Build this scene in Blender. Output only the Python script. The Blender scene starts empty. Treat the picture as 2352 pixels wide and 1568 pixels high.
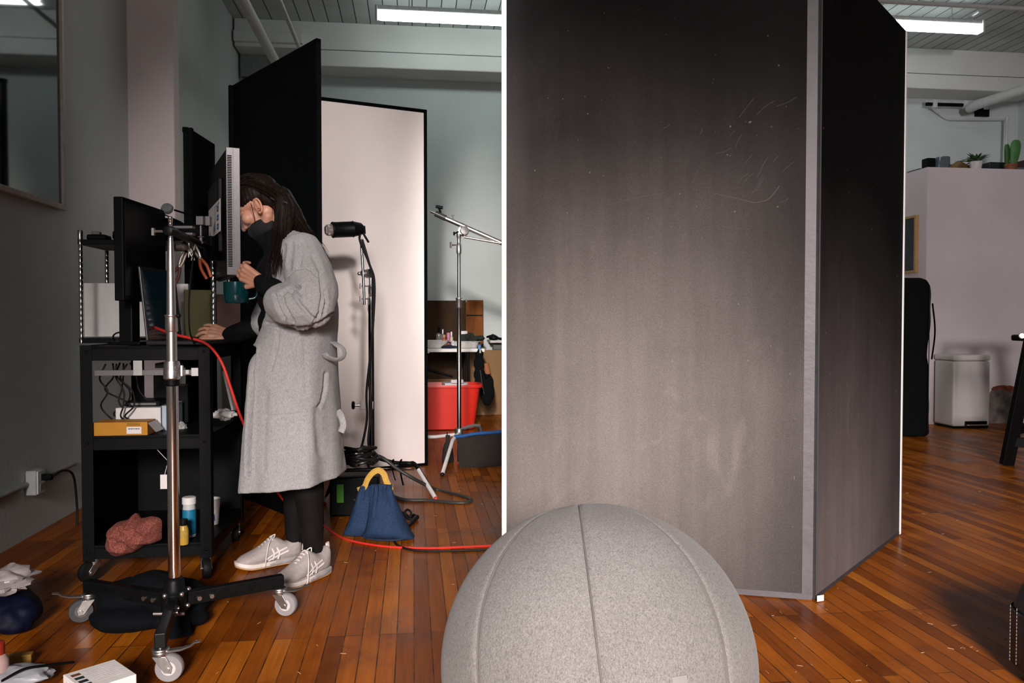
# tuning of the lights
TUBE_E = 12.0
EXPOSURE = 0.0
KEY_LOC, KEY_AIM, KEY_P, KEY_ANG, KEY_R = (0.4, -6.0, 3.0), (0.88, 3.2, -0.94), 8100.0, 41.0, 0.90
KEY_WIDE = 1.08
KEY_COL = (1.0, 0.885, 0.845)
FILL_P = 85.0
BACK_P = 2500.0
BOARD_P = 740.0
SIDE_P = 2100.0
WORLD_COL, WORLD_S = (0.40, 0.85, 0.95, 1), 0.004
import bpy, bmesh, math, random
from mathutils import Vector, Matrix, noise
from math import sin, cos, pi, radians, sqrt, exp, atan2

random.seed(7)
SC = bpy.context.scene
COL = SC.collection
V = Vector

# ------------------------------------------------------------------ survey of the place
# camera stands at the origin, 1.05 m above the floor, 28.3 mm lens, 1.5 degrees down.
FPX, CX, CY, CAMZ = 1850.0, 1176.0, 784.0, 1.05
PITCH = math.atan(49.0 / FPX)
YAW = radians(7.0)            # the room is turned 7 degrees to the view axis

def ray(px, py):
    u = (px - CX) / FPX; v = (CY - py) / FPX
    return V((u, cos(PITCH) + sin(PITCH) * v, -sin(PITCH) + cos(PITCH) * v))

def P(px, py, Y):
    """point of the place seen in direction (px,py) at distance Y in front of the camera"""
    d = ray(px, py); s = Y / d.y
    return V((d.x * s, Y, CAMZ + d.z * s))

def G(px, py, z=0.0):
    """point at height z seen in direction (px,py)"""
    d = ray(px, py); s = (z - CAMZ) / d.z
    return V((d.x * s, d.y * s, z))

def R(a, b, z=0.0):
    """room coordinates: a to the right along the far wall, b away from the camera"""
    return V((a * cos(YAW) - b * sin(YAW), a * sin(YAW) + b * cos(YAW), z))

# ------------------------------------------------------------------ materials
def lin(c):
    c = c / 255.0
    return c / 12.92 if c <= 0.04045 else ((c + 0.055) / 1.055) ** 2.4
def S(r, g, b):
    return (lin(r), lin(g), lin(b), 1.0)

MATS = {}
def nodes(name):
    m = bpy.data.materials.new(name); m.use_nodes = True
    nt = m.node_tree; bs = nt.nodes['Principled BSDF']
    return m, nt, bs
def N(nt, t, **kw):
    n = nt.nodes.new(t)
    for k, v in kw.items():
        if k in n.inputs.keys(): n.inputs[k].default_value = v
        else: setattr(n, k, v)
    return n
def ramp(nt, stops):
    r = nt.nodes.new('ShaderNodeValToRGB')
    e = r.color_ramp.elements
    e[0].position, e[0].color = stops[0]
    e[1].position, e[1].color = stops[-1]
    for p, c in stops[1:-1]:
        x = e.new(p); x.color = c
    return r
def coords(nt, scale=(1, 1, 1), rot=(0, 0, 0), kind='Object'):
    tc = nt.nodes.new('ShaderNodeTexCoord'); mp = nt.nodes.new('ShaderNodeMapping')
    mp.inputs['Scale'].default_value = scale; mp.inputs['Rotation'].default_value = rot
    nt.links.new(tc.outputs[kind], mp.inputs['Vector'])
    return mp.outputs['Vector']
def mixc(nt, fac, a, b, mode='MIX'):
    m = nt.nodes.new('ShaderNodeMix'); m.data_type = 'RGBA'; m.blend_type = mode
    for sock, val in ((m.inputs[0], fac), (m.inputs[6], a), (m.inputs[7], b)):
        if hasattr(val, 'is_output'): nt.links.new(val, sock)
        else: sock.default_value = val
    return m.outputs[2]
def mathn(nt, op, a, b=0.0):
    m = nt.nodes.new('ShaderNodeMath'); m.operation = op
    for sock, val in ((m.inputs[0], a), (m.inputs[1], b)):
        if hasattr(val, 'is_output'): nt.links.new(val, sock)
        else: sock.default_value = val
    return m.outputs[0]

def mat(name, col, rough=0.6, metal=0.0, var=0.12, scale=25.0, bump=0.0, spec=0.5, bscale=None,
        stretch=(1, 1, 1), emit=None, alpha=None, trans=0.0, ior=1.45, sheen=0.0):
    """plain procedural surface: colour and roughness broken up by noise"""
    if name in MATS: return MATS[name]
    m, nt, bs = nodes(name)
    vec = coords(nt, stretch)
    nz = N(nt, 'ShaderNodeTexNoise', Scale=scale, Detail=4.0); nt.links.new(vec, nz.inputs['Vector'])
    lo = tuple(c * (1 - var) for c in col[:3]) + (1,); hi = tuple(min(1, c * (1 + var)) for c in col[:3]) + (1,)
    rp = ramp(nt, [(0.3, lo), (0.7, hi)])
    nt.links.new(nz.outputs['Fac'], rp.inputs['Fac']); nt.links.new(rp.outputs['Color'], bs.inputs['Base Color'])
    bs.inputs['Roughness'].default_value = rough; bs.inputs['Metallic'].default_value = metal
    bs.inputs['Specular IOR Level'].default_value = spec
    bs.inputs['IOR'].default_value = ior
    if trans: bs.inputs['Transmission Weight'].default_value = trans
    if sheen: bs.inputs['Sheen Weight'].default_value = sheen
    if bump:
        n2 = N(nt, 'ShaderNodeTexNoise', Scale=bscale or scale * 4, Detail=3.0); nt.links.new(vec, n2.inputs['Vector'])
        bp = N(nt, 'ShaderNodeBump', Strength=bump, Distance=0.01)
        nt.links.new(n2.outputs['Fac'], bp.inputs['Height']); nt.links.new(bp.outputs['Normal'], bs.inputs['Normal'])
    if emit:
        bs.inputs['Emission Color'].default_value = emit[0]; bs.inputs['Emission Strength'].default_value = emit[1]
    MATS[name] = m
    return m

# ------------------------------------------------------------------ mesh builder
class MB:
    def __init__(s): s.v = []; s.f = []; s.m = []
    def add(s, vs, fs, mi=0):
        o = len(s.v); s.v += [tuple(v) for v in vs]
        for f in fs: s.f.append(tuple(i + o for i in f)); s.m.append(mi)
        return s
    def box(s, c, size, rz=0.0, mi=0, M=None):
        hx, hy, hz = size[0] / 2, size[1] / 2, size[2] / 2
        vs = [V((x, y, z)) for z in (-hz, hz) for x, y in ((-hx, -hy), (hx, -hy), (hx, hy), (-hx, hy))]
        M = M or Matrix.Rotation(rz, 3, 'Z')
        vs = [M @ v + V(c) for v in vs]
        return s.add(vs, [(3, 2, 1, 0), (4, 5, 6, 7), (0, 1, 5, 4), (1, 2, 6, 5), (2, 3, 7, 6), (3, 0, 4, 7)], mi)
    def slab(s, p, q, z0, z1, t, mi=0, mi_front=None, off=0.0):
        """upright board from p to q (plan points), thickness t to its left-hand side"""
        p, q = V((p[0], p[1], 0)), V((q[0], q[1], 0)); d = (q - p).normalized(); n = V((-d.y, d.x, 0))
        a, b, c, e = p + n * off, q + n * off, q + n * (t + off), p + n * (t + off)
        vs = [V((k.x, k.y, z)) for z in (z0, z1) for k in (a, b, c, e)]
        fs = [(3, 2, 1, 0), (4, 5, 6, 7), (0, 1, 5, 4), (1, 2, 6, 5), (2, 3, 7, 6), (3, 0, 4, 7)]
        s.add(vs, fs, mi)
        if mi_front is not None: s.m[-4] = mi_front
        return s
    def rings(s, rs, closed=True, cap=True, mi=0):
        n = len(rs[0]); vs = [p for r in rs for p in r]; fs = []
        for i in range(len(rs) - 1):
            for j in range(n if closed else n - 1):
                k = (j + 1) % n
                fs.append((i * n + j, i * n + k, (i + 1) * n + k, (i + 1) * n + j))
        if cap and closed:
            fs.append(tuple(reversed(range(n)))); fs.append(tuple((len(rs) - 1) * n + j for j in range(n)))
        return s.add(vs, fs, mi)
    def tube(s, pts, r, n=10, cap=True, mi=0, flat=1.0, up=None):
        pts = [V(p) for p in pts]; L = len(pts)
        rr = r if isinstance(r, (list, tuple)) else [r] * L
        t0 = (pts[1] - pts[0]).normalized()
        ref = V(up) if up else (V((0, 0, 1)) if abs(t0.z) < 0.9 else V((1, 0, 0)))
        x = t0.cross(ref).normalized(); rs = []
        for i in range(L):
            t = (pts[min(i + 1, L - 1)] - pts[max(i - 1, 0)]).normalized()
            x = (x - t * x.dot(t))
            x = x.normalized() if x.length > 1e-6 else t.orthogonal().normalized()
            y = t.cross(x)
            rs.append([pts[i] + (x * cos(2 * pi * j / n) + y * sin(2 * pi * j / n) * flat) * rr[i] for j in range(n)])
        return s.rings(rs, cap=cap, mi=mi)
    def capsule(s, a, b, ra, rb=None, n=16, h=4, mi=0):
        a, b = V(a), V(b); rb = ra if rb is None else rb
        d = (b - a); d = d.normalized() if d.length > 1e-7 else V((0, 0, 1))
        pts, rr = [], []
        for i in range(h + 1):
            t = pi / 2 * i / h
            pts.append(a - d * ra * cos(t)); rr.append(max(ra * sin(t), ra * 0.04))
        for i in range(h + 1):
            t = pi / 2 * i / h
            pts.append(b + d * rb * sin(t)); rr.append(max(rb * cos(t), rb * 0.04))
        x = d.orthogonal().normalized(); y = d.cross(x)
        return s.rings([[p + (x * cos(2 * pi * j / n) + y * sin(2 * pi * j / n)) * r for j in range(n)] for p, r in zip(pts, rr)], mi=mi)
    def chain(s, pts, rr, n=16):
        for i in range(len(pts) - 1): s.capsule(pts[i], pts[i + 1], rr[i], rr[i + 1], n)
        return s
    def ball(s, c, rad, M=None, n=24, h=14, mi=0):
        M = M or Matrix.Identity(3); c = V(c)
        rad = (rad,) * 3 if isinstance(rad, (int, float)) else rad
        rs = []
        for i in range(h + 1):
            t = -pi / 2 + pi * i / h; t = max(min(t, pi / 2 - 0.03), -pi / 2 + 0.03)
            rs.append([c + M @ V((rad[0] * cos(t) * cos(2 * pi * j / n), rad[1] * cos(t) * sin(2 * pi * j / n), rad[2] * sin(t))) for j in range(n)])
        return s.rings(rs, mi=mi)
    def lathe(s, prof, c=(0, 0, 0), n=24, M=None, mi=0, cap=True):
        """profile [(radius, height)] about the local z axis"""
        M = M or Matrix.Identity(3); c = V(c)
        return s.rings([[c + M @ V((max(r, 1e-4) * cos(2 * pi * j / n), max(r, 1e-4) * sin(2 * pi * j / n), z)) for j in range(n)] for r, z in prof], mi=mi, cap=cap)
    def prism(s, poly, t, M=None, c=(0, 0, 0), mi=0):
        """outline in the local xz plane, thickness t along local y"""
        M = M or Matrix.Identity(3); c = V(c); n = len(poly)
        vs = [c + M @ V((x, -t / 2, z)) for x, z in poly] + [c + M @ V((x, t / 2, z)) for x, z in poly]
        fs = [tuple(range(n)), tuple(reversed(range(n, 2 * n)))] + [(i, i + n, (i + 1) % n + n, (i + 1) % n) for i in range(n)]
        return s.add(vs, fs, mi)
    def build(s, name, mats, parent=None, smooth=True, bevel=0.0, seg=2, weld=False):
        me = bpy.data.meshes.new(name); me.from_pydata(s.v, [], s.f); me.update()
        bm = bmesh.new(); bm.from_mesh(me)
        if weld: bmesh.ops.remove_doubles(bm, verts=bm.verts, dist=1e-5)
        bmesh.ops.recalc_face_normals(bm, faces=bm.faces); bm.to_mesh(me); bm.free()
        mats = mats if isinstance(mats, (list, tuple)) else [mats]
        for m in mats: me.materials.append(m)
        if not weld and len(mats) > 1:
            for p, mi in zip(me.polygons, s.m): p.material_index = mi
        for p in me.polygons: p.use_smooth = smooth
        if smooth: me.set_sharp_from_angle(angle=radians(38))
        o = bpy.data.objects.new(name, me); COL.objects.link(o)
        if parent is not None:
            o.parent = parent
            o.matrix_parent_inverse = parent_matrix(parent).inverted()
        if bevel:
            b = o.modifiers.new('bevel', 'BEVEL'); b.width = bevel; b.segments = seg; b.limit_method = 'ANGLE'; b.angle_limit = radians(40)
        return o

def parent_matrix(o):
    M = o.matrix_basis.copy()
    if o.parent is not None: M = parent_matrix(o.parent) @ o.matrix_parent_inverse @ M
    return M

def tag(o, label, cat, group=None, kind=None):
    o['label'] = label; o['category'] = cat
    if group: o['group'] = group
    if kind: o['kind'] = kind
    return o
def struct(o, label=None):
    o['kind'] = 'structure'
    if label: o['label'] = label
    return o
def thing(name, loc, label, cat, group=None):
    o = bpy.data.objects.new(name, None); COL.objects.link(o); o.location = V(loc); o.empty_display_size = 0.1
    return tag(o, label, cat, group)
def copy_thing(o, loc, rz=0.0, label=None):
    """copy of a thing with copies of its parts and sub-parts"""
    def rec(x, par):
        c = x.copy(); COL.objects.link(c)
        if par is not None: c.parent = par; c.matrix_parent_inverse = x.matrix_parent_inverse.copy()
        for ch in list(x.children): rec(ch, c)
        return c
    c = rec(o, None); c.location = V(loc); c.rotation_euler.z = rz
    if label: c['label'] = label
    return c

def fuse(mb, voxel, smooth=3, fac=0.5):
    """join overlapping volumes into one continuous skin; returns a mesh"""
    me = bpy.data.meshes.new('tmp'); me.from_pydata(mb.v, [], mb.f); me.update()
    bm = bmesh.new(); bm.from_mesh(me); bmesh.ops.recalc_face_normals(bm, faces=bm.faces); bm.to_mesh(me); bm.free()
    o = bpy.data.objects.new('tmp', me); COL.objects.link(o)
    r = o.modifiers.new('r', 'REMESH'); r.mode = 'VOXEL'; r.voxel_size = voxel
    k = o.modifiers.new('s', 'SMOOTH'); k.factor = fac; k.iterations = smooth
    dg = bpy.context.evaluated_depsgraph_get(); dg.update()
    new = bpy.data.meshes.new_from_object(o.evaluated_get(dg))
    bpy.data.objects.remove(o); bpy.data.meshes.remove(me)
    return new
def fused_obj(name, mb, m, parent, voxel, smooth=3, fac=0.5, edit=None):
    me = fuse(mb, voxel, smooth, fac); me.name = name
    me.materials.clear(); me.materials.append(m)
    if edit:
        me.update(); edit(me); me.update()
    for p in me.polygons: p.use_smooth = True
    o = bpy.data.objects.new(name, me); COL.objects.link(o)
    if parent is not None:
        o.parent = parent; o.matrix_parent_inverse = parent_matrix(parent).inverted()
    return o

def disp(me, fn):
    """push every vertex along its normal by fn(position)"""
    me.update(); nr = [v.normal.copy() for v in me.vertices]; cs = [v.co.copy() for v in me.vertices]; out = []
    for c, n_ in zip(cs, nr):
        q = c + n_ * fn(c); out += [q.x, q.y, max(q.z, .003)]
    me.vertices.foreach_set('co', out); me.update()

def spline(pts, n=8):
    """smooth curve through the points (Catmull-Rom)"""
    pts = [V(p) for p in pts]; out = []
    q = [pts[0] * 2 - pts[1]] + pts + [pts[-1] * 2 - pts[-2]]
    for i in range(1, len(q) - 2):
        for k in range(n):
            t = k / n
            a, b, c, d = q[i - 1], q[i], q[i + 1], q[i + 2]
            out.append(0.5 * ((2 * b) + (c - a) * t + (2 * a - 5 * b + 4 * c - d) * t * t + (3 * b - a - 3 * c + d) * t ** 3))
    out.append(pts[-1]); return out
def cable(name, pts, r, m, label=None, cat='cable', parent=None, n=8, group=None):
    o = MB().tube(spline(pts), r, n).build(name, m, parent)
    if label: tag(o, label, cat, group)
    return o
def lookM(d, up=(0, 0, 1)):
    """matrix whose local z runs along d"""
    z = V(d).normalized(); x = V(up).cross(z)
    x = x.normalized() if x.length > 1e-5 else z.orthogonal().normalized()
    y = z.cross(x)
    return Matrix((x, y, z)).transposed()
def frame3(x, y, z):
    return Matrix((V(x).normalized(), V(y).normalized(), V(z).normalized())).transposed()
# ------------------------------------------------------------------ materials of the room
def floor_material():
    m, nt, bs = nodes('strip_floor')
    vec = coords(nt, rot=(0, 0, -YAW))
    sx = nt.nodes.new('ShaderNodeSeparateXYZ'); nt.links.new(vec, sx.inputs[0])
    cm = nt.nodes.new('ShaderNodeCombineXYZ')            # strips run along b
    nt.links.new(sx.outputs['Y'], cm.inputs['X']); nt.links.new(sx.outputs['X'], cm.inputs['Y'])
    br = N(nt, 'ShaderNodeTexBrick', Scale=1.0)
    br.offset = 0.37; br.offset_frequency = 3
    for k, v in {'Brick Width': 1.35, 'Row Height': 0.057, 'Mortar Size': 0.0021, 'Mortar Smooth': 0.35, 'Bias': 0.0}.items(): br.inputs[k].default_value = v
    br.inputs['Color1'].default_value = (0, 0, 0, 1); br.inputs['Color2'].default_value = (1, 1, 1, 1); br.inputs['Mortar'].default_value = (0.5, 0.5, 0.5, 1)
    nt.links.new(cm.outputs[0], br.inputs['Vector'])
    tone = ramp(nt, [(0.0, (0.160, 0.038, 0.0025, 1)), (0.35, (0.265, 0.068, 0.0045, 1)), (0.7, (0.340, 0.092, 0.0060, 1)), (1.0, (0.450, 0.140, 0.010, 1))])
    nt.links.new(br.outputs['Color'], tone.inputs['Fac'])
    gv = nt.nodes.new('ShaderNodeMapping'); gv.inputs['Scale'].default_value = (55, 2.2, 1); nt.links.new(vec, gv.inputs['Vector'])
    g = N(nt, 'ShaderNodeTexNoise', Scale=1.6, Detail=6.0, Distortion=0.6); nt.links.new(gv.outputs[0], g.inputs['Vector'])
    gr = ramp(nt, [(0.25, (0.62, 0.58, 0.55, 1)), (0.7, (1.12, 1.12, 1.12, 1))]); nt.links.new(g.outputs['Fac'], gr.inputs['Fac'])
    c = mixc(nt, 0.75, tone.outputs['Color'], gr.outputs['Color'], 'MULTIPLY')
    # scuffs, dark blotches, wear
    w = N(nt, 'ShaderNodeTexNoise', Scale=3.1, Detail=5.0, Roughness=0.62); nt.links.new(vec, w.inputs['Vector'])
    wr = ramp(nt, [(0.33, (0.55, 0.5, 0.46, 1)), (0.5, (1, 1, 1, 1)), (0.72, (1.22, 1.24, 1.25, 1))]); nt.links.new(w.outputs['Fac'], wr.inputs['Fac'])
    c = mixc(nt, 0.75, c, wr.outputs['Color'], 'MULTIPLY')
    s2 = N(nt, 'ShaderNodeTexNoise', Scale=34.0, Detail=3.0); nt.links.new(vec, s2.inputs['Vector'])
    sr = ramp(nt, [(0.22, (0.6, 0.55, 0.52, 1)), (0.34, (1, 1, 1, 1))]); nt.links.new(s2.outputs['Fac'], sr.inputs['Fac'])
    c = mixc(nt, 0.6, c, sr.outputs['Color'], 'MULTIPLY')
    gap = ramp(nt, [(0.0, (0, 0, 0, 1)), (1.0, (1, 1, 1, 1))]); nt.links.new(br.outputs['Fac'], gap.inputs['Fac'])
    gn = N(nt, 'ShaderNodeTexNoise', Scale=9.0, Detail=2.0); nt.links.new(vec, gn.inputs['Vector'])
    gk = ramp(nt, [(0.35, (0.35, 0.35, 0.35, 1)), (0.6, (1, 1, 1, 1))]); nt.links.new(gn.outputs['Fac'], gk.inputs['Fac'])
    gf = mathn(nt, 'MULTIPLY', gap.outputs['Color'], gk.outputs['Color'])
    c = mixc(nt, gf, c, (0.022, 0.011, 0.006, 1))
    nt.links.new(c, bs.inputs['Base Color'])
    rr = ramp(nt, [(0.3, (0.23,) * 3 + (1,)), (0.7, (0.42,) * 3 + (1,))]); nt.links.new(w.outputs['Fac'], rr.inputs['Fac'])
    nt.links.new(rr.outputs['Color'], bs.inputs['Roughness'])
    bs.inputs['Specular IOR Level'].default_value = 0.09
    h = mathn(nt, 'SUBTRACT', mathn(nt, 'MULTIPLY', g.outputs['Fac'], 0.12), gap.outputs['Color'])
    bp = N(nt, 'ShaderNodeBump', Strength=0.35, Distance=0.004); nt.links.new(h, bp.inputs['Height']); nt.links.new(bp.outputs['Normal'], bs.inputs['Normal'])
    return m

def ceiling_material():
    m, nt, bs = nodes('plank_ceiling')
    vec = coords(nt, rot=(0, 0, -YAW))
    sx = nt.nodes.new('ShaderNodeSeparateXYZ'); nt.links.new(vec, sx.inputs[0])
    cm = nt.nodes.new('ShaderNodeCombineXYZ'); nt.links.new(sx.outputs['Y'], cm.inputs['X']); nt.links.new(sx.outputs['X'], cm.inputs['Y'])
    br = N(nt, 'ShaderNodeTexBrick', Scale=1.0); br.offset = 0.5
    for k, v in {'Brick Width': 7.0, 'Row Height': 0.145, 'Mortar Size': 0.006, 'Mortar Smooth': 0.2}.items(): br.inputs[k].default_value = v
    br.inputs['Color1'].default_value = (0.40, 0.43, 0.42, 1); br.inputs['Color2'].default_value = (0.50, 0.53, 0.52, 1); br.inputs['Mortar'].default_value = (0.02, 0.025, 0.025, 1)
    nt.links.new(cm.outputs[0], br.inputs['Vector'])
    nz = N(nt, 'ShaderNodeTexNoise', Scale=2.0, Detail=5.0); nt.links.new(vec, nz.inputs['Vector'])
    rp = ramp(nt, [(0.3, (0.8, 0.8, 0.8, 1)), (0.7, (1.1, 1.1, 1.1, 1))]); nt.links.new(nz.outputs['Fac'], rp.inputs['Fac'])
    nt.links.new(mixc(nt, 1.0, br.outputs['Color'], rp.outputs['Color'], 'MULTIPLY'), bs.inputs['Base Color'])
    bs.inputs['Roughness'].default_value = 0.55
    bp = N(nt, 'ShaderNodeBump', Strength=0.5, Distance=0.01); bp.invert = True
    nt.links.new(br.outputs['Fac'], bp.inputs['Height']); nt.links.new(bp.outputs['Normal'], bs.inputs['Normal'])
    return m

def painted_brick(name, col):
    """white-painted wall with faint unevenness"""
    m, nt, bs = nodes(name)
    vec = coords(nt)
    nz = N(nt, 'ShaderNodeTexNoise', Scale=1.3, Detail=6.0); nt.links.new(vec, nz.inputs['Vector'])
    rp = ramp(nt, [(0.3, tuple(c * 0.9 for c in col[:3]) + (1,)), (0.7, tuple(c * 1.06 for c in col[:3]) + (1,))]); nt.links.new(nz.outputs['Fac'], rp.inputs['Fac'])
    st = N(nt, 'ShaderNodeTexNoise', Scale=17.0, Detail=3.0); nt.links.new(vec, st.inputs['Vector'])
    sr = ramp(nt, [(0.22, (0.55, 0.53, 0.5, 1)), (0.28, (1, 1, 1, 1))]); nt.links.new(st.outputs['Fac'], sr.inputs['Fac'])
    nt.links.new(mixc(nt, 0.5, rp.outputs['Color'], sr.outputs['Color'], 'MULTIPLY'), bs.inputs['Base Color'])
    bs.inputs['Roughness'].default_value = 0.7; bs.inputs['Specular IOR Level'].default_value = 0.3
    b = N(nt, 'ShaderNodeTexNoise', Scale=40.0, Detail=4.0); nt.links.new(vec, b.inputs['Vector'])
    bp = N(nt, 'ShaderNodeBump', Strength=0.12, Distance=0.01); nt.links.new(b.outputs['Fac'], bp.inputs['Height']); nt.links.new(bp.outputs['Normal'], bs.inputs['Normal'])
    return m

M_FLOOR = floor_material(); M_CEIL = ceiling_material()
M_WALL = painted_brick('white_wall_paint', (0.565, 0.61, 0.60, 1))
M_BEAM = painted_brick('beam_paint', (0.66, 0.66, 0.64, 1))
M_PART = painted_brick('partition_paint', (0.66, 0.585, 0.60, 1))
M_PIPE = mat('pipe_paint', (0.56, 0.57, 0.56, 1), 0.45, var=0.06)
M_BLACK = mat('black_paint', (0.003, 0.0038, 0.0042, 1), 0.55, var=0.3, spec=.1)
M_BLACKM = mat('black_metal', (0.0035, 0.004, 0.0045, 1), 0.42, spec=.18, var=0.3, scale=60, bump=0.05)
M_MATTE = mat('matte_black', (0.0025, 0.003, 0.0035, 1), 0.9, var=0.3, spec=0.05)
M_PLASTIC = mat('black_plastic', (0.0035, 0.004, 0.0045, 1), 0.45, spec=.12, var=0.25, scale=90, bump=0.04)
M_RUBBER = mat('black_rubber', (0.007, 0.007, 0.0075, 1), 0.6, var=0.2, spec=.3)
M_CHROME = mat('chrome', (0.72, 0.71, 0.72, 1), 0.13, 1.0, var=0.05, scale=8)
M_SATIN = mat('satin_steel', (0.62, 0.61, 0.61, 1), 0.33, 1.0, var=0.06, scale=30)
M_ZINC = mat('zinc_plate', (0.55, 0.54, 0.52, 1), 0.36, 1.0, var=0.12, scale=60)
M_ALU = mat('grey_aluminium', (0.17, 0.16, 0.17, 1), 0.45, 0.3, var=0.08, scale=120)
M_WHITEP = mat('white_plastic', (0.74, 0.72, 0.71, 1), 0.4, var=0.04)
M_PAPER = mat('white_paper', (0.78, 0.75, 0.74, 1), 0.75, var=0.04, bump=0.05)
M_WHITEB = mat('white_foam_face', (0.86, 0.785, 0.76, 1), 0.62, var=0.03, scale=3, spec=0.3)
M_EDGE = mat('white_foam_edge', (0.9, 0.87, 0.86, 1), 0.6, var=0.03)

# ------------------------------------------------------------------ room shell
AL, AR, BF, BN, ZC = -1.85, 7.36, 9.10, -7.0, 4.18

def rbox(mb, a0, a1, b0, b1, z0, z1, mi=0):
    c = R((a0 + a1) / 2, (b0 + b1) / 2, (z0 + z1) / 2)
    return mb.box(c, (a1 - a0, b1 - b0, z1 - z0), YAW, mi)

struct(rbox(MB(), AL - .2, AR + .2, BN, BF + .2, -0.2, 0.0).build('floor', M_FLOOR, smooth=False))
struct(rbox(MB(), AL - .2, AR + .2, BN, BF + .2, ZC, ZC + .2).build('ceiling', M_CEIL, smooth=False))
struct(rbox(MB(), AL - .2, AL, BN, BF + .2, 0, ZC).build('wall_left', M_WALL, smooth=False))
struct(rbox(MB(), AL, AR, BF, BF + .2, 0, ZC).build('wall_far', M_WALL, smooth=False))
struct(rbox(MB(), AR, AR + .2, BN, BF + .2, 0, ZC).build('wall_right', M_WALL, smooth=False))
# pilaster on the left wall
struct(rbox(MB(), AL - .02, -1.561, 5.583, 5.715, 0, ZC).build('trim_1', painted_brick('pilaster_paint', (0.62, 0.535, 0.535, 1)), smooth=False, bevel=0.012))
# beam along the far wall, in two steps with an open joint between them
struct(rbox(MB(), AL + .02, AR, 8.72, BF + .02, 3.895, ZC).build('trim_2', M_BEAM, smooth=False, bevel=0.006))
struct(rbox(MB(), AL + .75, AR, 8.695, BF + .02, 3.715, 3.883).build('trim_3', M_BEAM, smooth=False, bevel=0.012))
# bearing block and dark pockets where the beam meets the left corner
mb = MB(); rbox(mb, AL + .02, AL + .72, 8.66, BF, 3.93, 4.04); struct(mb.build('trim_4', M_BEAM, smooth=False, bevel=0.01))
mb = MB(); rbox(mb, AL + .03, AL + .32, 8.98, BF + .01, 3.66, 3.91); rbox(mb, AL + .05, AL + .30, 8.98, BF + .01, 3.50, 3.62)
struct(mb.build('trim_5', mat('pocket_grey', (0.20, 0.21, 0.20, 1), 0.8), smooth=False))
# white partition on the right with its patch of peeled plaster
pt = struct(rbox(MB(), 5.11, AR, 7.53, BF, 0, 2.58).build('wall_partition', M_PART, smooth=False))
def ragged(mb, pts, nrm, t, rough=0.02, n=5):
    """irregular flat patch; pts is its outline in place"""
    out = []
    for i in range(len(pts)):
        a, b = V(pts[i]), V(pts[(i + 1) % len(pts)])
        for k in range(n):
            q = a.lerp(b, k / n); q += V((random.uniform(-rough, rough), 0, random.uniform(-rough, rough))); out.append(q)
    c = sum(out, V()) / len(out); nrm = V(nrm).normalized()
    fr = [q + nrm * t for q in out]; L = len(out)
    vs = out + fr + [c + nrm * t]
    mb.add(vs, [(i, (i + 1) % L, L + (i + 1) % L, L + i) for i in range(L)] + [(L + i, L + (i + 1) % L, 2 * L) for i in range(L)])
    return mb
nP = R(0, -1, 0)
def onpart(px, py):
    d = ray(px, py); nn = R(0, 1, 0); s = (7.53 - 0) / (d.x * nn.x + d.y * nn.y); q = V((0, 0, CAMZ)) + d * s
    return q
mb = ragged(MB(), [onpart(2268, 900), onpart(2290, 888), onpart(2345, 892), onpart(2352, 985), onpart(2262, 990)], nP, 0.006)
o = mb.build('plaster_patch', mat('bare_plaster', (0.13, 0.11, 0.10, 1), 0.9, var=0.7, scale=9, bump=0.5), pt)
mb = ragged(MB(), [onpart(2277, 890), onpart(2300, 884), onpart(2330, 888), onpart(2322, 900), onpart(2300, 893), onpart(2280, 896)], nP, 0.012, 0.008)
mb.build('plaster_patch', mat('red_brick', (0.18, 0.045, 0.02, 1), 0.9, var=0.5, scale=30, bump=0.5), pt)

# ------------------------------------------------------------------ pipes and conduits
def pipe(name, pts, r, label, cat='pipe', m=None, smooth_curve=False):
    return tag(MB().tube(spline(pts) if smooth_curve else pts, r, 14).build(name, m or M_PIPE), label, cat)
pipe('ceiling_pipe', [R(-1.21, 4.5, 3.35), R(-1.21, 9.12, 3.35)], 0.043, 'thick white ceiling pipe above the black boards, left of the thin one')
pipe('ceiling_conduit', [R(-0.93, 4.5, 3.32), R(-0.93, 9.12, 3.30)], 0.016, 'thin white conduit passing behind the tall black board to far wall', 'pipe')
pipe('wall_conduit', spline([R(AL + .40, 9.06, 3.67), R(AL + .16, 9.06, 3.70), R(AL + .07, 9.06, 3.62), R(AL + .05, 9.06, 3.45), R(AL + .05, 9.06, 1.5)]), 0.014, 'white conduit bending down in the far left corner')
pipe('ceiling_pipe', [R(1.6, 6.9, 3.93), R(AR, 6.9, 3.93)], 0.019, 'thin white pipe under the ceiling above right ceiling light')
pipe('heating_pipe', [P(2228, 248, 9.5), P(2246, 240, 9.3), P(2440, 178, 8.3)], 0.055, 'fat white pipe slanting to the right above the potted plants')
pipe('wall_conduit', spline([P(2130, 236, 9.60), P(2152, 252, 9.61), P(2174, 267, 9.62), P(2186, 272, 9.63), P(2218, 273, 9.65), P(2318, 274, 9.75)], 5), 0.008, 'thin grey conduit kinked across the far wall above the partition')
pipe('wall_conduit', [P(2313, 268, 9.7), P(2312, 305, 9.7), P(2309, 384, 9.7)], 0.016, 'vertical white conduit in the far right corner behind the cactus')
t = thing('wall_rail', P(2200, 240, 9.55), 'slotted white metal rail on far wall below the beam', 'rail')
p0, p1 = P(2128, 239, 9.56), P(2268, 243, 9.72)
MB().tube([p0 + V((0, 0, .03)), p1 + V((0, 0, .03))], 0.016, 8).build('rail', M_PIPE, t)
MB().tube([p0, p1], 0.022, 8).build('slot', M_BLACK, t)
for f in (0.12, 0.62, 0.97):
    MB().box(p0.lerp(p1, f) + V((0, -.02, 0)), (.05, .03, .09), YAW).build('bracket', M_PIPE, t)

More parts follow.
